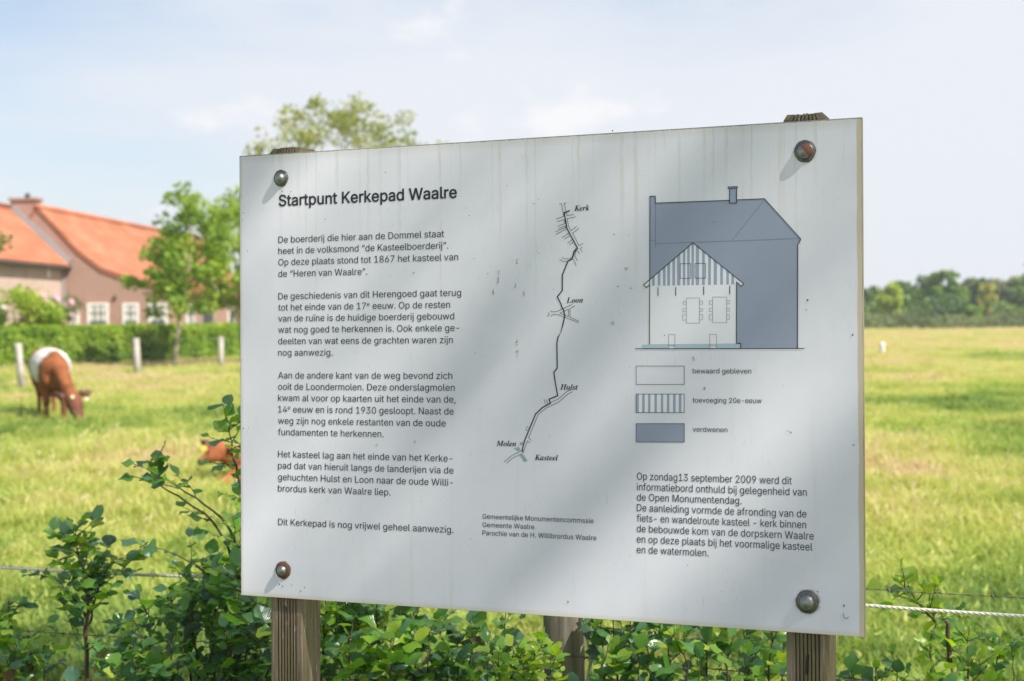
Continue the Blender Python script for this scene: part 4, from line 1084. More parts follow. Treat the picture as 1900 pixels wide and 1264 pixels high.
def grass_field():
    vs, fs, dens, scl = [], [], [], []
    rings = [3.9, 5, 6, 7, 8, 10, 12, 14, 17, 20, 24, 28, 33, 40, 50, 60, 75, 95, 120, 150, 178]
    angs = np.linspace(-31, 31, 25)
    for r in rings:
        for a in angs:
            x = r * math.tan(R(a)); vs.append((x, r, gz(x, r)))
    na = len(angs)
    for i in range(len(rings) - 1):
        ym = (rings[i] + rings[i + 1]) / 2
        d = 150 if ym < 9 else 150 * (9 / ym) ** 1.05
        s = 1.0 if ym < 9 else (ym / 9) ** .38
        for j in range(na - 1):
            xm = (vs[i * na + j][0] + vs[i * na + j + 1][0]) / 2
            fs.append((i * na + j, i * na + j + 1, (i + 1) * na + j + 1, (i + 1) * na + j))
            out = abs(xm) / ym > .40
            dens.append(d * (.35 if out else 1)); scl.append(s)
    me = bpy.data.meshes.new('grass'); me.from_pydata(vs, [], fs); me.update()
    a = me.attributes.new('dens', 'FLOAT', 'FACE'); a.data.foreach_set('value', dens)
    a = me.attributes.new('scl', 'FLOAT', 'FACE'); a.data.foreach_set('value', scl)
    o = link('grass', me); tag(o, 'long sunlit yellow-green pasture grass with pale seed heads covering the field', 'grass', kind='stuff')
    ng = bpy.data.node_groups.new('grass_scatter', 'GeometryNodeTree')
    ng.interface.new_socket('Geometry', in_out='INPUT', socket_type='NodeSocketGeometry')
    ng.interface.new_socket('Geometry', in_out='OUTPUT', socket_type='NodeSocketGeometry')
    N = ng.nodes.new; K = ng.links.new
    i_, o_ = N('NodeGroupInput'), N('NodeGroupOutput')
    ds = N('GeometryNodeDistributePointsOnFaces'); ds.inputs['Seed'].default_value = 4
    na1 = N('GeometryNodeInputNamedAttribute'); na1.data_type = 'FLOAT'; na1.inputs[0].default_value = 'dens'
    na2 = N('GeometryNodeInputNamedAttribute'); na2.data_type = 'FLOAT'; na2.inputs[0].default_value = 'scl'
    ci = N('GeometryNodeCollectionInfo'); ci.inputs[0].default_value = tufts; ci.inputs['Separate Children'].default_value = True
    ins = N('GeometryNodeInstanceOnPoints'); ins.inputs['Pick Instance'].default_value = True
    rv = N('FunctionNodeRandomValue'); rv.data_type = 'FLOAT_VECTOR'
    rv.inputs[0].default_value = (-.15, -.15, 0); rv.inputs[1].default_value = (.15, .15, 6.283)
    rs = N('FunctionNodeRandomValue'); rs.data_type = 'FLOAT'; rs.inputs[2].default_value = .6; rs.inputs[3].default_value = 1.35
    mu = N('ShaderNodeMath'); mu.operation = 'MULTIPLY'
    cx = N('ShaderNodeCombineXYZ')
    # clumps of longer grass between grazed patches
    ps = N('GeometryNodeInputPosition'); nt_ = N('ShaderNodeTexNoise'); nt_.inputs['Scale'].default_value = .75; nt_.inputs['Detail'].default_value = 3
    mr = N('ShaderNodeMapRange'); mr.inputs[1].default_value = .42; mr.inputs[2].default_value = .68; mr.inputs[3].default_value = .55; mr.inputs[4].default_value = 1.35
    mz = N('ShaderNodeMath'); mz.operation = 'MULTIPLY'
    K(ps.outputs[0], nt_.inputs['Vector']); K(nt_.outputs[0], mr.inputs[0]); K(mr.outputs[0], mz.inputs[0]); K(rs.outputs[1], mz.inputs[1])
    K(i_.outputs[0], ds.inputs['Mesh']); K(na1.outputs[0], ds.inputs['Density'])
    K(ds.outputs['Points'], ins.inputs['Points']); K(ci.outputs[0], ins.inputs['Instance'])
    K(rv.outputs[0], ins.inputs['Rotation']); K(rs.outputs[1], mu.inputs[0]); K(na2.outputs[0], mu.inputs[1])
    K(mu.outputs[0], cx.inputs[0]); K(mu.outputs[0], cx.inputs[1]); K(mz.outputs[0], cx.inputs[2])
    K(cx.outputs[0], ins.inputs['Scale']); K(ins.outputs[0], o_.inputs[0])
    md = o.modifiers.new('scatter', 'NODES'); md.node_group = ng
grass_field()

# ================================================================== trees
BARK = plain('tree_bark', (.12, .095, .07), .9, var=.4, scale=14)
T_GREEN = leaf_mat('broad_green_leaf', [(0, (.025, .085, .018)), (.35, (.055, .15, .025)), (.65, (.10, .23, .035)), (1, (.19, .32, .05))], .38, .5, .3)
T_YELL = leaf_mat('olive_yellow_leaf', [(0, (.07, .11, .03)), (.4, (.15, .19, .045)), (.7, (.24, .26, .07)), (1, (.34, .33, .12))], .42, .5, .3)
T_DARK = leaf_mat('dark_green_leaf', [(0, (.045, .085, .035)), (.4, (.10, .17, .05)), (.7, (.17, .26, .065)), (1, (.25, .34, .09))], .3, .5, .3)
T_OLIVE = leaf_mat('dull_olive_leaf', [(0, (.07, .09, .045)), (.4, (.13, .165, .07)), (.7, (.19, .23, .10)), (1, (.26, .27, .13))], .3, .55, .3)

T_LIME = leaf_mat('bright_green_leaf', [(0, (.08, .16, .03)), (.35, (.17, .28, .04)), (.65, (.28, .38, .05)), (1, (.40, .47, .08))], .42, .5, .3)
T_OLY = leaf_mat('pale_olive_leaf', [(0, (.12, .17, .05)), (.4, (.23, .27, .07)), (.7, (.34, .35, .10)), (1, (.44, .42, .16))], .45, .5, .3)
PALE_BARK = plain('pale_brown_bark', (.36, .29, .23), .9, var=.25, scale=14)
p = at(321, 683, 52)
make_tree('garden_tree', 'bright green young tree with a thin pale trunk before the orange roof', 'tree', (p.x, 52, 0), 6.15, 1.95, T_LIME,
          leaf=.22, n=4200, clumps=88, trunk_r=.085, base=.20, seed=5, spread=.25, bark=PALE_BARK, tmean=.52, lean=(.9, 0))
p = at(452, 683, 56)
make_tree('garden_tree', 'bright green tree partly hidden behind the left edge of the board', 'tree', (p.x, 56, 0), 6.2, 2.1, T_LIME,
          leaf=.22, n=4600, clumps=84, trunk_r=.10, base=.24, seed=8, spread=.26, bark=PALE_BARK, tmean=.5)
p = at(640, 600, 82)
make_tree('garden_tree', 'airy yellow-green tree rising behind the top left of the board', 'tree', (p.x, 82, 0), 13.6, 4.7, T_OLY,
          leaf=.27, n=10500, clumps=200, trunk_r=.15, base=.25, seed=9, spread=.18, bark=BARK, tmean=.55, limbs=26)
p = at(-95, 600, 48)
make_tree('garden_tree', 'green tree just outside the left edge of the view', 'tree', (p.x, 48, 0), 5.2, 1.5, T_GREEN,
          leaf=.2, n=2500, clumps=50, trunk_r=.1, base=.3, seed=15, spread=.25, bark=BARK, tmean=.55)
# trees out of the picture whose shade falls on the board and on the field
make_tree('shade_tree', 'leafy tree outside the picture whose shade dapples the board', 'tree', (6.1, -3.5, 0), 14.2, 4.3, T_GREEN,
          leaf=.15, n=13000, clumps=75, trunk_r=.26, base=.50, seed=87, spread=.20, bark=BARK, tmean=.5)
make_tree('shade_tree', 'tree outside the right edge shading a patch of the field', 'tree', (13.3, 16.9, 0), 8.4, 2.0, T_GREEN,
          leaf=.14, n=6000, clumps=50, trunk_r=.2, base=.42, seed=33, spread=.28, bark=BARK, tmean=.5)

FW = 'trees of the wood at the far side of the field'
def far_tree(label, px, top, D, wpx, mat, seed, tm=.5, base=.06, n=5200, leaf=.62, group=FW, name='woodland_tree', clumps=38):
    p = at(px, 600, D); h = at(px, top, D).z; r = wpx / 2900 * D / 2
    make_tree(name, label, 'tree', (p.x, D, 0), h, r, mat, leaf=leaf, n=n, clumps=clumps, trunk_r=.14 + h * .012, base=base, group=group, seed=seed,
              spread=.42, bark=BARK, tmean=tm, limbs=6)
far_tree('dark rounded tree directly beside the right edge of the board, far off', 1612, 531, 205, 60, T_DARK, 41, .5)
far_tree('small bright yellow-green tree before the far wood near the board', 1655, 527, 165, 44, T_LIME, 42, .85, .22, 2000, .42)
far_tree('dull green tree behind the small yellow-green tree of the far wood', 1672, 524, 212, 56, T_DARK, 43, .45)
far_tree('broad deep green tree left of the tallest crown of the far wood', 1712, 519, 200, 74, T_DARK, 44, .32)
far_tree('tallest bright green tree in the middle of the far wood', 1752, 506, 188, 70, T_LIME, 45, .28, .2, 3000)
far_tree('olive tree just right of the tallest tree of the far wood', 1795, 517, 208, 56, T_OLIVE, 46, .5)
far_tree('dark narrow tree at the dip in the skyline of the far wood', 1822, 519, 200, 44, T_DARK, 47, .35)
far_tree('pale thin straw-coloured tree before the far wood on the right', 1834, 522, 166, 32, T_OLY, 48, .8, .25, 1200, .4)
far_tree('olive-green tree of the far wood near the right edge', 1868, 515, 205, 70, T_OLIVE, 49, .6)
far_tree('green tree of the far wood cut by the right edge', 1905, 508, 200, 70, T_DARK, 50, .7)
far_tree('tall dark poplar standing up at the right edge of the view', 1914, 470, 215, 34, T_DARK, 51, .5, .1)
far_tree('tree of the far wood outside the right edge', 1965, 505, 205, 90, T_OLIVE, 52, .5)
far_tree('second tree of the far wood outside the right edge', 2040, 510, 205, 90, T_DARK, 53, .5)
far_tree('tree of the far wood hidden behind the right end of the board', 1560, 525, 205, 80, T_DARK, 54, .5)
far_tree('second tree of the far wood hidden behind the board', 1480, 520, 208, 90, T_GREEN, 55, .4)
far_tree('tree of the far wood behind the middle of the board', 1300, 516, 207, 100, T_DARK, 71, .5)
far_tree('olive tree of the far wood behind the middle of the board', 1190, 522, 210, 90, T_OLIVE, 72, .5)
far_tree('tall tree of the far wood behind the map on the board', 1080, 510, 205, 95, T_DARK, 73, .4)
far_tree('broad tree of the far wood behind the house drawing', 1395, 521, 209, 100, T_GREEN, 74, .5)
far_tree('tree of the far wood behind the text on the board', 960, 520, 210, 100, T_DARK, 75, .5)
far_tree('low round green shrub at the foot of the far wood, right of the middle', 1806, 565, 164, 32, T_LIME, 56, .4, .02, 1300, .4, None, 'shrub', 24)
far_tree('low green shrub at the foot of the far wood, left of the middle', 1698, 572, 178, 50, T_DARK, 57, .75, .02, 1500, .4, None, 'shrub', 24)
# scrub hedge along the far edge of the field
rng = np.random.default_rng(3)
n = 26000; X = rng.uniform(-60, 90, n); hh = 1.45 + .25 * np.sin(X * .4) + .2 * np.sin(X * 1.3 + 2)
k = rng.uniform(0, 1, n); P = np.stack([X, 152 + rng.normal(0, 1.0, n), hh * k ** .8], 1)
nn = rng.normal(size=(n, 3)) + np.array([0, -.6, .5])
sc = empty('scrub_hedge', (0, 0, 0)); tag(sc, 'long low scrubby hedge running along the far edge of the field', 'hedge')
leaf_cloud('foliage', P, nn, rng.uniform(.2, .4, n), np.clip(.5 + .2 * np.sin(X * .6) + rng.normal(0, .16, n), 0, 1), T_OLIVE, sc, kind='stuff')

n = 16000; X = rng.uniform(-60, 90, n); hh = 3.0 + .6 * np.sin(X * .3 + 1) + .4 * np.sin(X * 1.1)
P = np.stack([X, 169 + rng.normal(0, .8, n), hh * rng.uniform(0, 1, n) ** .8], 1)
sc = empty('undergrowth', (0, 0, 0)); tag(sc, 'dark green undergrowth filling the foot of the far wood', 'undergrowth')
leaf_cloud('foliage', P, rng.normal(size=(n, 3)) + np.array([0, -.6, .5]), rng.uniform(.3, .6, n), np.clip(.4 + .2 * np.sin(X * .5) + rng.normal(0, .16, n), 0, 1), T_DARK, sc, kind='stuff')

# ================================================================== clipped hedge by the farm
HA, HB = Vector((-19.2, 44.2, 0)), Vector((-8.2, 75.5, 0))
hedge = empty('clipped_hedge', HA); tag(hedge, 'long clipped green hedge between the pasture and the farmhouse', 'hedge')
hd = (HB - HA); hl = hd.length; hd.normalize(); hn = Vector((hd.y, -hd.x, 0))         # hn faces the pasture
hm = plain('hedge_inside', (.03, .045, .02), .9)
mb = MB()
Mh = Matrix(((hn.x, hd.x, 0, 0), (hn.y, hd.y, 0, 0), (0, 0, 1, 0), (0, 0, 0, 1)))
mb.box(-.42, .42, 0, hl, 0, 1.25, Mh); mb.build('branches', hm, hedge)  # solid core coloured dark for the shade inside the hedge
n = 46000; t = rng.uniform(0, hl, n); f = rng.uniform(0, 1, n)
hw, ht = .52, 1.36
# front, top and back faces of the clipped shape, leaves standing a little proud or in
side = np.where(f < .55, 0, np.where(f < .85, 1, 2)); u = rng.uniform(0, 1, n)
bul = .05 * np.sin(t * 2.1) + .04 * np.sin(t * 5.3 + 1)
lx = np.where(side == 0, hw + bul, np.where(side == 1, -hw + 2 * hw * u, -hw)) + rng.normal(0, .05, n)
lz = np.where(side == 1, ht + bul * .5, ht * u) + rng.normal(0, .035, n)
P = np.stack([hn.x * lx + hd.x * t, hn.y * lx + hd.y * t, np.maximum(lz, .02)], 1)
bn = np.where(side[:, None] == 0, np.array([[hn.x, hn.y, .35]]), np.where(side[:, None] == 1, np.array([[0, 0, 1.0]]), np.array([[-hn.x, -hn.y, .3]])))
HEDGE = leaf_mat('hedge_leaf', [(0, (.07, .15, .016)), (.35, (.15, .27, .02)), (.65, (.25, .37, .025)), (1, (.38, .44, .06))], .34, .45, .3)
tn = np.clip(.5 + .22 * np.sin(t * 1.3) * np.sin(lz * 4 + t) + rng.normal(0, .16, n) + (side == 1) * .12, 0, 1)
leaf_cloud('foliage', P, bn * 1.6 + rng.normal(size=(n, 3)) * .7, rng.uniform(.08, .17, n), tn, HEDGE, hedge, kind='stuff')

# ================================================================== fence along that hedge
ff = empty('pasture_fence', (-11.5, 35, 0)); fo = Vector((-11.5, 35, 0))
tag(ff, 'pasture fence of pale wooden stakes and thin wires before the clipped hedge', 'fence')
def stake(px_top, py_top, px_bot, py_bot, D, wpx, label=None):
    tp, bt = at(px_top, py_top, D), at(px_bot, py_bot, D)
    bt.z = gz(bt.x, bt.y) - .1; r = wpx / 2900 * D / 2
    mb = MB(); mb.tube([bt - fo, bt.lerp(tp, .5) - fo, tp.lerp(bt, .02) - fo, tp - fo], [r * 1.04, r, r * .98, r * .82], 10)
    o = mb.build('stake', FARM_POST, ff, True)
    if label: o['label'] = label
    return tp, bt
s0 = at(-300, 640, 27); s0.z = 1.05
stk = [stake(33, 637, 41, 722, 35.5, 13, 'leaning stake left of the cow'), stake(252, 628, 255, 697, 44, 13),
       stake(410, 625, 409, 681, 52, 11), stake(520, 624, 520, 672, 62, 11)]
for zf in (.92, .62, .34):
    mb = MB(); pts = []
    seq = [(s0, Vector((s0.x, s0.y, 0)))] + [stk[0], stk[1], stk[2], stk[3]]
    for tp, bt in seq:
        q = bt.lerp(tp, zf); pts.append(q - fo)
    full = []
    for a, b2 in zip(pts[:-1], pts[1:]):
        for i in range(6):
            k = i / 6; q = a.lerp(b2, k); q.z -= .03 * 4 * k * (1 - k); full.append(q)
    full.append(pts[-1])
    mb.tube(full, .003, 4, False); mb.build('wire', GWIRE, ff)
# white marker post out in the field on the right
mk = empty('marker_post', (0, 0, 0)); p = at(1637, 660, 58); mk.location = (p.x, p.y, 0)
tag(mk, 'small white marker post standing alone in the field right of the board', 'post')
mb = MB(); mb.tube([(0, 0, -.1), (0, 0, .44), (-.02, 0, .50)], [.09, .085, .06], 8)
mb.build('stake', plain('white_paint', (.75, .75, .72), .6), mk, True)
mb = MB(); mb.lathe([(.11, .36), (.11, .40), (.06, .405)], 10); mb.build('cap_band', plain('grey_band', (.6, .6, .58), .6), mk)

# ================================================================== farmhouse
def brick_mat(name, c1, c2, mort):
    M = Mat(name)
    c = M.n('ShaderNodeTexCoord'); s = M.sep(c.outputs['Object'])
    g = M.n('ShaderNodeNewGeometry')
    cb = M.n('ShaderNodeCombineXYZ'); M.l(M.math('ADD', s[0], s[1]), cb.inputs[0]); M.l(s[2], cb.inputs[1])
    b = M.n('ShaderNodeTexBrick'); M.l(cb.outputs[0], b.inputs[0])
    b.inputs['Color1'].default_value = (*c1, 1); b.inputs['Color2'].default_value = (*c2, 1); b.inputs['Mortar'].default_value = (*mort, 1)
    b.inputs['Scale'].default_value = 1; b.inputs['Brick Width'].default_value = .22; b.inputs['Row Height'].default_value = .065
    b.inputs['Mortar Size'].default_value = .012
    n = M.noise(c.outputs['Object'], 1.1, 5, .65)
    col_ = M.mix(M.ramp(n, [(.35, 0.0), (.7, .5)]), b.outputs[0], tuple(min(1, x * 1.35 + .05) for x in c1))
    n2 = M.noise(c.outputs['Object'], .5, 4, .6)
    col_ = M.mix(M.ramp(n2, [(.5, 0.0), (.72, .35)]), col_, tuple(x * .55 for x in c1))
    return M.done(M.principled(col_, .9, 0, M.bump(b.outputs[1], .4, .004), .2).outputs[0])
BRICK = brick_mat('brown_red_brick', (.28, .145, .105), (.34, .185, .14), (.38, .30, .25))
PALEB = brick_mat('pale_pink_brick', (.43, .29, .235), (.51, .36, .30), (.52, .43, .39))
def tile_mat():
    M = Mat('orange_pantile')
    c = M.coord('Object')
    n = M.noise(M.coord('Object', (1, .35, 1)), 1.3, 5, .6); n2 = M.noise(c, 7, 3)
    a = M.ramp(n, [(.3, (.33, .118, .058)), (.55, (.43, .168, .090)), (.75, (.50, .22, .13))])
    a = M.mix(M.ramp(n2, [(.55, 0.0), (.72, .35)]), a, (.38, .13, .06))
    return M.done(M.principled(a, .7, 0, None, .3).outputs[0])
TILE = tile_mat()
WHITE = plain('white_window_paint', (.78, .77, .74), .5, var=.04)
GREENP = plain('dark_green_paint', (.03, .055, .045), .5)
GLASS = plain('window_glass', (.16, .18, .19), .12, 0, .8, var=.3, scale=3)
CURT = plain('pale_curtain', (.55, .54, .52), .8, var=.1)
LEAD = plain('grey_lead', (.28, .29, .31), .6)
GUT = plain('dark_gutter', (.05, .045, .04), .6)
house = empty('farmhouse', (-21.24, 70, 0), -math.atan(.057))
tag(house, 'long old brick farmhouse with orange pantile roofs and a broad chimney behind the hedge', 'house')
prof = [(.1, 6.62), (1.93, 4.66), (2.9, 3.90), (3.8, 3.55), (4.7, 3.28), (6.0, 2.92)]
left = [(-x + .2, z) for x, z in reversed(prof[1:])]
gable = [(6.0, 0)] + [(x, z) for x, z in reversed(prof)] + left + [(-5.8, 0)]
mb = MB(); mb.prism(list(reversed(gable)), 0, .3); mb.build('gable_wall', BRICK, house)
mb = MB(); mb.prism(list(reversed(gable)), 28, 28.3); mb.build('gable_wall', BRICK, house)
mb = MB(); mb.box(5.7, 6.0, .302, 27.998, 0, 2.9); mb.build('side_wall', BRICK, house)
mb = MB(); mb.box(-5.8, -5.5, .302, 27.998, 0, 2.9); mb.build('side_wall', BRICK, house)
def roof(name, prof, y0, y1, parent, lift=.06, pitch_=.235, over=.35):
    """pantiled slope: the profile swept along y with the roll of the tiles as real relief"""
    ext = list(prof); dx, dz = ext[-1][0] - ext[-2][0], ext[-1][1] - ext[-2][1]; l = math.hypot(dx, dz)
    ext[-1] = (ext[-1][0] + dx / l * over, ext[-1][1] + dz / l * over)
    rows = []                                           # courses of tiles along the slope
    for (a, b) in zip(ext[:-1], ext[1:]):
        l = math.hypot(b[0] - a[0], b[1] - a[1]); k = max(1, round(l / .30))
        for i in range(k):
            t0, t1 = i / k, (i + 1) / k
            rows.append(((a[0] + (b[0] - a[0]) * t0, a[1] + (b[1] - a[1]) * t0 + lift), (a[0] + (b[0] - a[0]) * t1, a[1] + (b[1] - a[1]) * t1 + lift + .025)))
    n = int((y1 - y0) / pitch_ * 4); vs, fs = [], []
    for (p0, p1) in rows:
        base_ = len(vs)
        for i in range(n + 1):
            y = y0 + (y1 - y0) * i / n; w = (.03, .012, -.012, .006)[i % 4]
            vs += [(p0[0], y, p0[1] + w), (p1[0], y, p1[1] + w)]
        for i in range(n): fs.append((base_ + 2 * i, base_ + 2 * i + 1, base_ + 2 * i + 3, base_ + 2 * i + 2))
    mb = MB(); mb.poly(vs, fs)
    # solid underlay so the roof has thickness
    q = [(x, z + lift - .03) for x, z in ext] + [(x, z + lift - .12) for x, z in reversed(ext)]
    mb.prism(q, y0 + .01, y1 - .01)
    return mb.build(name, TILE, parent)
rfm = roof('roof', prof, -.08, 28.35, house)
rfl = roof('roof', [(-x + .2, z) for x, z in prof], -.08, 28.35, house)
mb = MB(); mb.tube([(.1, -.1, 6.74), (.1, 28.4, 6.74)], .13, 8); mb.build('ridge_tile', TILE, rfm, True)
# lower wing towards the viewer, its slope running into the gable
wl = [(-1.2, 6.62), (1.40, 4.13)]; wr = [(-1.2, 6.62), (-3.8, 4.13)]
mb = MB(); mb.prism([(-3.6, 0), (1.22, 0), (1.22, 4.28), (-1.2, 6.55), (-3.6, 4.28)], -15.3, -15.0); mb.build('gable_wall', PALEB, house)
mb = MB(); mb.box(.95, 1.22, -14.998, -.002, 0, 4.10); mb.build('side_wall', PALEB, house)
mb = MB(); mb.box(-3.6, -3.3, -14.998, -.002, 0, 4.10); mb.build('side_wall', PALEB, house)
w1 = roof('roof', wl, -15.4, -.09, house, over=.16); w2 = roof('roof', wr, -15.4, -.09, house, over=.16)
mb = MB(); mb.tube([(-1.2, -15.4, 6.74), (-1.2, -.05, 6.74)], .12, 8); mb.build('ridge_tile', TILE, w1, True)
mb = MB(); mb.box(1.50, 1.62, -15.3, -.05, 3.92, 4.04); mb.box(1.24, 1.48, -15.3, -.05, 3.90, 3.98); mb.build('gutter', GUT, house)
mb = MB(); mb.tube([(1.30, -.25, 3.9), (1.30, -.25, .1)], .05, 8); mb.build('downpipe', LEAD, house)
mb = MB(); d = Vector((2.6, 0, -2.49)).normalized()
mb.box(0, 3.58, -.09, -.01, 0, .26, Matrix.Translation((-1.14, 0, 6.62)) @ Matrix.Rotation(math.atan2(2.49, 2.6), 4, 'Y')); mb.build('flashing', LEAD, house)
# roof vent and small dormer hatch
mb = MB(); mb.box(-.02, .10, -5.9, -5.7, 5.5, 5.78); mb.build('roof_vent', GUT, w1)
mb = MB(); mb.box(4.0, 4.35, 14, 14.5, 3.62, 3.86); mb.build('roof_vent', LEAD, rfm)
# chimney
mb = MB(); mb.box(-1.16, -.02, -.02, .72, 5.6, 7.02); ch = mb.build('chimney', BRICK, house)
mb = MB(); mb.box(-1.24, .06, -.10, .80, 7.022, 7.14); mb.build('chimney_cap', BRICK, ch)
mb = MB(); mb.lathe([(.13, 7.14), (.11, 7.36), (.09, 7.37)], 10, Matrix.Translation((-.5, .35, 0))); mb.build('chimney_pot', GUT, ch, True)
def window(x0, x1, z0, z1, y=0, nx=3, nz=4, lab=None, shutter=False):
    fr = MB(); t = .09
    fr.box(x0, x0 + t, y - .05, y - .002, z0, z1); fr.box(x1 - t, x1, y - .05, y - .002, z0, z1)
    fr.box(x0 + t, x1 - t, y - .05, y - .002, z1 - t, z1); fr.box(x0 + t, x1 - t, y - .05, y - .002, z0, z0 + t)
    w = fr.build('window', WHITE, house)
    iw, ih = (x1 - x0 - 2 * t) / nx, (z1 - z0 - 2 * t) / nz
    for i in range(nx):
        for j in range(nz):
            p = MB(); p.box(x0 + t + i * iw + .012, x0 + t + (i + 1) * iw - .012, y - .022, y - .012, z0 + t + j * ih + .012, z0 + t + (j + 1) * ih - .012)
            p.build('pane', CURT if j >= nz - 2 else GLASS, w)
    b = MB()
    for i in range(1, nx): b.box(x0 + t + i * iw - .02, x0 + t + i * iw + .02, y - .04, y - .002, z0 + t, z1 - t)
    b.build('upright_bar', GREENP, w); b = MB()
    for j in range(1, nz): b.box(x0 + t, x1 - t, y - .037, y - .004, z0 + t + j * ih - .02, z0 + t + j * ih + .02)
    b.build('cross_bar', GREENP, w)
    b = MB(); b.box(x0 - .06, x1 + .06, y - .12, y - .001, z0 - .08, z0 - .003); b.build('sill', LEAD, w)
    return w
window(2.28, 3.25, .75, 2.40)
window(3.88, 4.62, .75, 2.38, nx=2)
window(5.05, 5.92, .75, 2.36, nx=3)
window(1.36, 1.92, .75, 2.05, nx=2)
# green shuttered door on the wing, doors on the long side
def side_panel(name, y0, y1, z0, z1, m, x=1.22, frame=WHITE):
    b = MB(); b.box(x + .002, x + .05, y0, y1, z0, z1); d = b.build(name, m, house)
    b = MB(); b.box(x + .002, x + .07, y0 - .1, y0 - .004, z0, z1 + .1); b.box(x + .002, x + .07, y1 + .004, y1 + .1, z0, z1 + .1)
    b.box(x + .002, x + .07, y0 - .003, y1 + .003, z1 + .004, z1 + .1); b.build('frame', frame, d)
side_panel('door', -3.2, -2.2, .1, 2.15, GREENP)
side_panel('door', -8.2, -7.2, .1, 2.15, GREENP)
side_panel('door', 2.9, 4.0, .1, 2.2, LEAD, 6.0)
side_panel('door', 5.6, 7.6, .1, 2.3, GUT, 6.0, LEAD)
side_panel('shutter', 11, 12, .9, 2.1, GREENP, 6.0)
b = MB(); b.box(1.222, 1.26, -2.1, -1.8, 3.5, 3.88); b.build('vent', WHITE, house)
b = MB(); b.tube([(3.55, -.03, 2.55), (3.55, -.1, 2.72)], .06, 6); b.build('wall_anchor', GUT, house)

# climbing rose, vine and shrubs before the farmhouse
def bush(name, label, loc, rx, ry, h, mat, n, leaf, seed, tm=.5, flowers=0, fcol=None):
    T = empty(name, loc); tag(T, label, 'bush')
    g = np.random.default_rng(seed); m = 26
    cc = np.stack([g.uniform(-rx, rx, m), g.uniform(-ry, ry, m), g.uniform(.15, .92, m) * h], 1)
    cc[:, 2] *= 1 - .25 * (cc[:, 0] / rx) ** 2
    ci = g.integers(0, m, n); P = cc[ci] + g.normal(size=(n, 3)) * np.array([.24, .24, .20]) * min(1, rx)
    P[:, 2] = np.abs(P[:, 2]); ct = g.uniform(-.2, .2, m)
    leaf_cloud('foliage', P, g.normal(size=(n, 3)) + np.array([0, -.4, .7]), g.uniform(.6, 1.3, n) * leaf, np.clip(tm + ct[ci] + g.normal(0, .12, n), 0, 1), mat, T, kind='stuff')
    b = MB()
    for j in range(6):
        q = cc[j]; b.tube([(0, 0, -.05), (q[0] * .4, q[1] * .4, q[2] * .6), tuple(q)], [.04, .025, .01], 5)
    b.build('stem', BARK, T)
    if flowers:
        for j in range(flowers):
            q = cc[g.integers(0, m)] + g.normal(size=3) * np.array([.22, .22, .16]); q[1] -= .25
            b = MB()
            for w in range(3):
                r = .15 * (1 - w * .28); z = w * .03
                b.poly([(q[0] + math.cos(k * .785 + w) * r * (1 if k % 2 else .82), q[1] - .02 * w, q[2] + math.sin(k * .785 + w) * r + z * .2) for k in range(8)] + [(q[0], q[1] - .05 - .02 * w, q[2])],
                       [(k, (k + 1) % 8, 8) for k in range(8)])
            b.build('blossom', fcol, T)
    return T
PINK = plain('pink_petal', (.68, .38, .46), .7, var=.25, scale=5)
p = at(25, 620, 60); bush('garden_bush', 'bright lime-green climber against the pale wing at the left edge', (p.x + .1, 60, 0), 1.55, .7, 2.85, HEDGE, 4600, .17, 61, .78)
p = at(-60, 620, 60); bush('garden_bush', 'green bush outside the left edge before the farmhouse', (p.x, 60, 0), 1.2, .7, 2.9, HEDGE, 2500, .17, 64, .6)
p = at(92, 620, 62); bush('rose_bush', 'climbing rose covered in pale pink blossoms before the farmhouse', (p.x, 61, 0), .66, .4, 3.0, T_DARK, 1900, .12, 62, .8, 70, PINK)
p = at(138, 620, 62); bush('rose_bush', 'arching green rose with few blossoms left of the white windows', (p.x, 61, 0), .60, .4, 2.75, T_GREEN, 1900, .11, 63, .4, 14, PINK)

# ================================================================== cattle
def body_mesh(caps, voxel, smooth_it, name):
    """one continuous skin grown over tapered limbs: capsules are merged by a voxel remesh and smoothed"""
    bm = bmesh.new()
    for (p0, r0, p1, r1, *sq) in caps:
        p0, p1 = Vector(p0), Vector(p1); sx, sz = sq if sq else (1, 1)
        L_ = (p1 - p0).length; d = (p1 - p0).normalized(); u = d.to_track_quat('Z', 'Y').to_matrix()
        prof = []
        for k in range(7):
            a = -math.pi / 2 + math.pi / 2 * k / 6; prof.append((r0 * math.cos(a), r0 * math.sin(a)))
        for k in range(1, 7):
            a = math.pi / 2 * k / 6; prof.append((r1 * math.cos(a), L_ + r1 * math.sin(a)))
        n = 16; rows = []
        for (rr_, z) in prof:
            row = []
            for k in range(n):
                a = 2 * math.pi * k / n; q = u @ Vector((max(rr_, .0005) * math.cos(a), max(rr_, .0005) * math.sin(a), z))
                q = Vector((q.x * sx, q.y, q.z)) if sq else q
                row.append(bm.verts.new(p0 + q))
            rows.append(row)
        for a, b in zip(rows[:-1], rows[1:]):
            for k in range(n): bm.faces.new((a[k], a[(k + 1) % n], b[(k + 1) % n], b[k]))
        bm.faces.new(rows[0][::-1]); bm.faces.new(rows[-1])
    me = bpy.data.meshes.new(name); bm.to_mesh(me); bm.free()
    o = bpy.data.objects.new(name, me); col.objects.link(o)
    m = o.modifiers.new('r', 'REMESH'); m.mode = 'VOXEL'; m.voxel_size = voxel
    s = o.modifiers.new('s', 'SMOOTH'); s.iterations = smooth_it; s.factor = .5
    dg = bpy.context.evaluated_depsgraph_get(); dg.update()
    out = bpy.data.meshes.new_from_object(o.evaluated_get(dg))
    bpy.data.objects.remove(o); bpy.data.meshes.remove(me)
    out.name = name
    return out
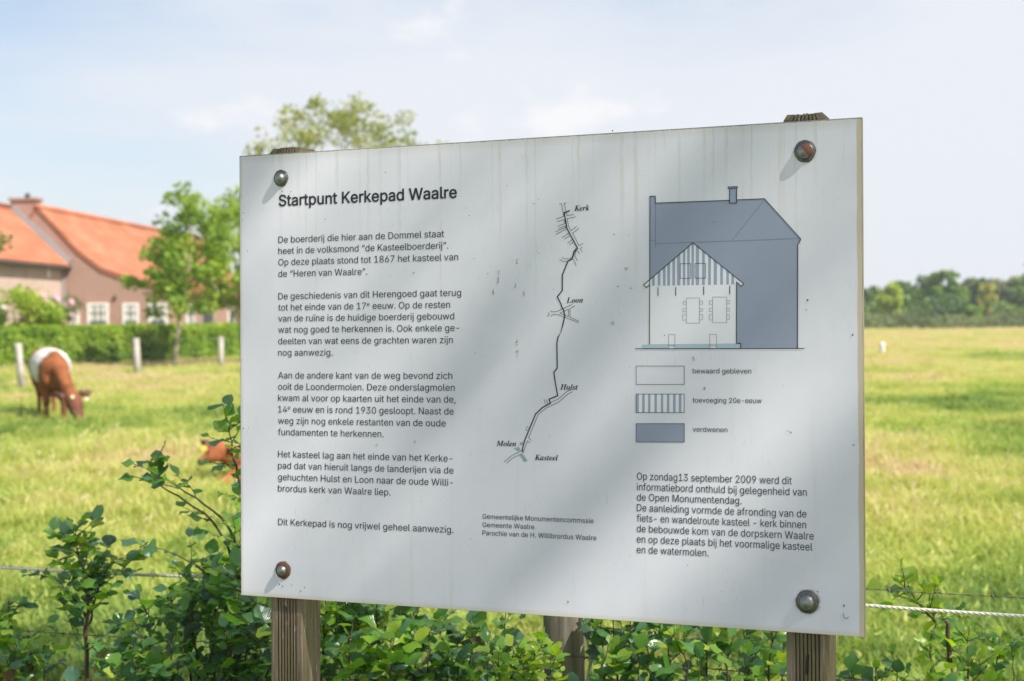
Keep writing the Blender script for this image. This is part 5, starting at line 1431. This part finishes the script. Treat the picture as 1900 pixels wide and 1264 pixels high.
def cow_coat():
    M = Mat('belted_cow_coat')
    v = M.coord('Object'); s = M.sep(v)
    n = M.noise(M.coord('Object', (1, 1, .6)), 6, 6, .65)
    brown = M.ramp(n, [(.3, (.13, .038, .015)), (.55, (.27, .088, .030)), (.75, (.38, .145, .055))])
    # head and lower legs darker
    dk = M.ramp(M.math('MULTIPLY', M.math('SUBTRACT', .62, s[2]), M.ramp(s[0], [(.10, .3), (.18, 2.2)])), [(.0, 0.0), (.8, .8)])
    brown = M.mix(dk, brown, (.10, .042, .030))
    # broad white belt: its front edge slants back from the withers to the belly
    e = M.math('ADD', s[1], M.math('MULTIPLY', M.math('SUBTRACT', n, .5), .10))
    e = M.math('SUBTRACT', e, M.math('MULTIPLY', M.math('SUBTRACT', 1.0, s[2]), .18))
    belt = M.math('MULTIPLY', M.ramp(e, [(.02, 0.0), (.05, 1.0)]), M.ramp(M.math('DIVIDE', e, 2.0), [(.53, 1.0), (.55, 0.0)]))
    hi = M.ramp(s[2], [(.50, 0.0), (.55, 1.0)])
    c = M.mix(M.math('MULTIPLY', belt, hi), brown, M.ramp(n, [(.3, (.50, .45, .38)), (.6, (.74, .70, .65))]))
    return M.done(M.principled(c, .75, 0, M.bump(M.noise(v, 60, 3), .3, .01), .25).outputs[0])
cow_pos = at(100, 700, 24.3)
cow = empty('cow', (cow_pos.x, 24.3, gz(cow_pos.x, 24.3)), R(18))
tag(cow, 'brown cow with a broad white belt, head down grazing in the pasture', 'cow')
caps = [((-.08, 1.55, .93), .24, (-.06, .95, .86), .31), ((-.06, .95, .86), .31, (-.02, .35, .86), .30),
        ((-.02, .35, .86), .30, (0, .02, .85), .22), ((-.10, 0, .80), .13, (-.09, -.06, .66), .10), ((.10, -.04, .80), .13, (.10, -.08, .66), .10),
        ((0, -.06, .74), .13, (.01, -.10, .60), .08),
        ((-.08, 1.55, 1.05), .12, (-.02, .2, 1.075), .095), ((-.02, .2, 1.08), .09, (.02, -.02, 1.03), .10),          # topline and withers
        ((-.22, 1.42, 1.04), .09, (-.18, 1.7, .98), .08), ((.10, 1.42, 1.04), .09, (.06, 1.7, .98), .08),              # hips
        ((.02, .02, .95), .15, (.13, -.34, .72), .115), ((.04, -.06, .76), .13, (.14, -.36, .60), .10), ((.13, -.34, .70), .115, (.22, -.60, .47), .095),
        ((.22, -.60, .46), .105, (.26, -.68, .37), .112), ((.25, -.66, .40), .132, (.285, -.74, .27), .118), ((.285, -.74, .27), .112, (.33, -.82, .105), .078), ((.33, -.80, .12), .080, (.345, -.82, .075), .070),
        ((.20, -.68, .33), .07, (.28, -.74, .16), .06)]
for sx, y, l in ((-.125, .06, 'f'), (.115, .00, 'f')):
    caps += [((sx, y + .04, .74), .13, (sx, y, .46), .080), ((sx, y, .44), .074, (sx + (.02 if sx > 0 else 0), y - .02, .34), .066),
             ((sx + (.02 if sx > 0 else 0), y - .02, .34), .056, (sx + (.02 if sx > 0 else 0), y - .01, .08), .046), ((sx + (.02 if sx > 0 else 0), y - .02, .06), .054, (sx + (.02 if sx > 0 else 0), y - .04, .03), .054)]
for sx in (-.20, .03):
    caps += [((sx, 1.50, .86), .19, (sx, 1.42, .58), .11), ((sx, 1.42, .58), .085, (sx, 1.62, .40), .052), ((sx, 1.62, .40), .046, (sx, 1.60, .08), .036),
             ((sx, 1.58, .06), .044, (sx, 1.55, .03), .046)]
COAT = cow_coat()
cb = link('body', body_mesh(caps, .022, 6, 'cow_body'), cow, COAT, True)
def ear(name, p, d, l, w, parent, m):
    d = Vector(d).normalized(); p = Vector(p); s = d.cross(Vector((0, -.8, .6))).normalized(); f = d.cross(s) * .02
    mb = MB()
    mb.poly([p - s * w * .3, p + s * w * .3, p + d * l * .5 + s * w * .6 + f, p + d * l, p + d * l * .5 - s * w * .6 + f, p + d * l * .45 + f * 2.4, p + f],
            [(0, 6, 5, 4), (1, 2, 5, 6), (2, 3, 5), (4, 5, 3), (0, 4, 3, 2, 1)])
    return mb.build(name, m, parent, True)
EARM = plain('ear_skin', (.17, .075, .05), .8)
TAG = plain('yellow_tag', (.80, .62, .10), .5); TAGW = plain('pale_tag', (.78, .72, .48), .5)
e1 = ear('ear', (.16, -.64, .45), (-1, -.15, .1), .21, .13, cow, EARM); e2 = ear('ear', (.36, -.64, .46), (1, -.1, .35), .20, .12, cow, EARM)
def tagbox(p, s, m, parent):
    mb = MB(); mb.box(-s / 2, s / 2, -.006, .006, -s / 2, s / 2, Matrix.Translation(p)); mb.build('ear_tag', m, parent, bevel=.004)
tagbox((.235, -.80, .44), .050, TAGW, cow); tagbox((.445, -.68, .40), .050, TAGW, cow)
mb = MB(); mb.tube([(.335, -.62, .47), (.37, -.64, .53), (.385, -.66, .58)], [.022, .016, .005], 8); mb.build('horn', plain('horn', (.12, .09, .075), .5), cow, True)
mb = MB(); mb.tube([(.215, -.62, .47), (.19, -.64, .53), (.18, -.66, .56)], [.022, .016, .005], 8); mb.build('horn', bpy.data.materials['horn'], cow, True)
mb = MB()
for sx, z in ((.190, .33), (.385, .34)):
    mb.lathe([(.012, -.006), (.014, 0), (.010, .006), (.002, .009)], 8, Matrix.Translation((sx, -.81, z)) @ Matrix.Rotation(R(90), 4, 'X'))
mb.build('eye', plain('dark_eye', (.01, .008, .007), .15), cow)
mb = MB(); mb.lathe([(.062, 0), (.066, .02), (.048, .035), (.01, .04)], 12, Matrix.Translation((.350, -.855, .055)) @ Matrix.Rotation(R(120), 4, 'X')); mb.build('muzzle', plain('grey_muzzle', (.09, .065, .065), .5), cow, True)
mb = MB(); mb.tube([(-.10, 1.80, 1.02), (-.12, 1.90, .85), (-.16, 1.90, .55), (-.20, 1.86, .38)], [.03, .022, .02, .035], 8); mb.build('tail', EARM, cow, True)

def calf_coat():
    M = Mat('calf_coat'); v = M.coord('Object'); n = M.noise(v, 7, 4); s = M.sep(v)
    c = M.ramp(n, [(.3, (.24, .075, .03)), (.6, (.31, .10, .035)), (.8, (.44, .20, .07))])
    c = M.mix(M.ramp(s[2], [(.36, 0.0), (.42, .6)]), c, (.33, .07, .03))
    return M.done(M.principled(c, .75, spec=.25).outputs[0])
cp = at(398, 838, 14.6)
calf = empty('calf', (cp.x, 14.6, 0)); tag(calf, 'orange-brown calf with a yellow ear tag lying in the grass beside the board edge', 'calf')
caps = [((.02, 0, .345), .088, (-.04, -.05, .29), .066), ((-.04, -.05, .29), .062, (-.115, -.08, .245), .038), ((.01, -.03, .29), .062, (-.06, -.06, .26), .045),
        ((.0, .02, .33), .075, (.12, .10, .25), .085), ((.12, .10, .27), .10, (.28, .16, .22), .15), ((.28, .16, .22), .155, (.62, .22, .21), .165),
        ((.62, .22, .21), .165, (.84, .24, .18), .14), ((.22, -.02, .12), .07, (.05, -.12, .05), .035), ((.05, -.12, .05), .035, (.26, -.16, .035), .028),
        ((.80, .10, .12), .10, (.60, -.02, .06), .05), ((.60, -.02, .06), .045, (.85, -.06, .035), .03)]
link('body', body_mesh(caps, .014, 4, 'calf_body'), calf, calf_coat(), True)
ear('ear', (-.05, .0, .39), (-1, -.1, .5), .11, .08, calf, EARM); ear('ear', (.09, -.02, .38), (1, -.1, -.3), .11, .08, calf, EARM)
tagbox((-.108, -.02, .36), .05, TAG, calf)
mb = MB(); mb.lathe([(.030, 0), (.033, .012), (.02, .022), (.004, .024)], 10, Matrix.Translation((-.128, -.092, .238)) @ Matrix.Rotation(R(115), 4, 'X') @ Matrix.Rotation(R(-35), 4, 'Y')); mb.build('muzzle', plain('dark_nose', (.05, .04, .045), .4), calf, True)
mb = MB(); mb.lathe([(.009, -.004), (.010, 0), (.003, .006)], 8, Matrix.Translation((-.045, -.115, .33)) @ Matrix.Rotation(R(90), 4, 'X')); mb.build('eye', bpy.data.materials['dark_eye'], calf)

# ================================================================== summer haze over the field
hb = MB(); hb.box(-300, 300, -60, 420, -1.2, 24)
HM = bpy.data.materials.new('haze'); HM.use_nodes = True; ht_ = HM.node_tree; ht_.nodes.clear()
ho = ht_.nodes.new('ShaderNodeOutputMaterial'); hv = ht_.nodes.new('ShaderNodeVolumePrincipled')
hv.inputs['Color'].default_value = (.92, .95, 1, 1); hv.inputs['Density'].default_value = .00055; hv.inputs['Anisotropy'].default_value = .2
ht_.links.new(hv.outputs[0], ho.inputs['Volume'])
tag(hb.build('haze', HM), 'thin pale summer haze over the whole field', 'haze', kind='stuff')
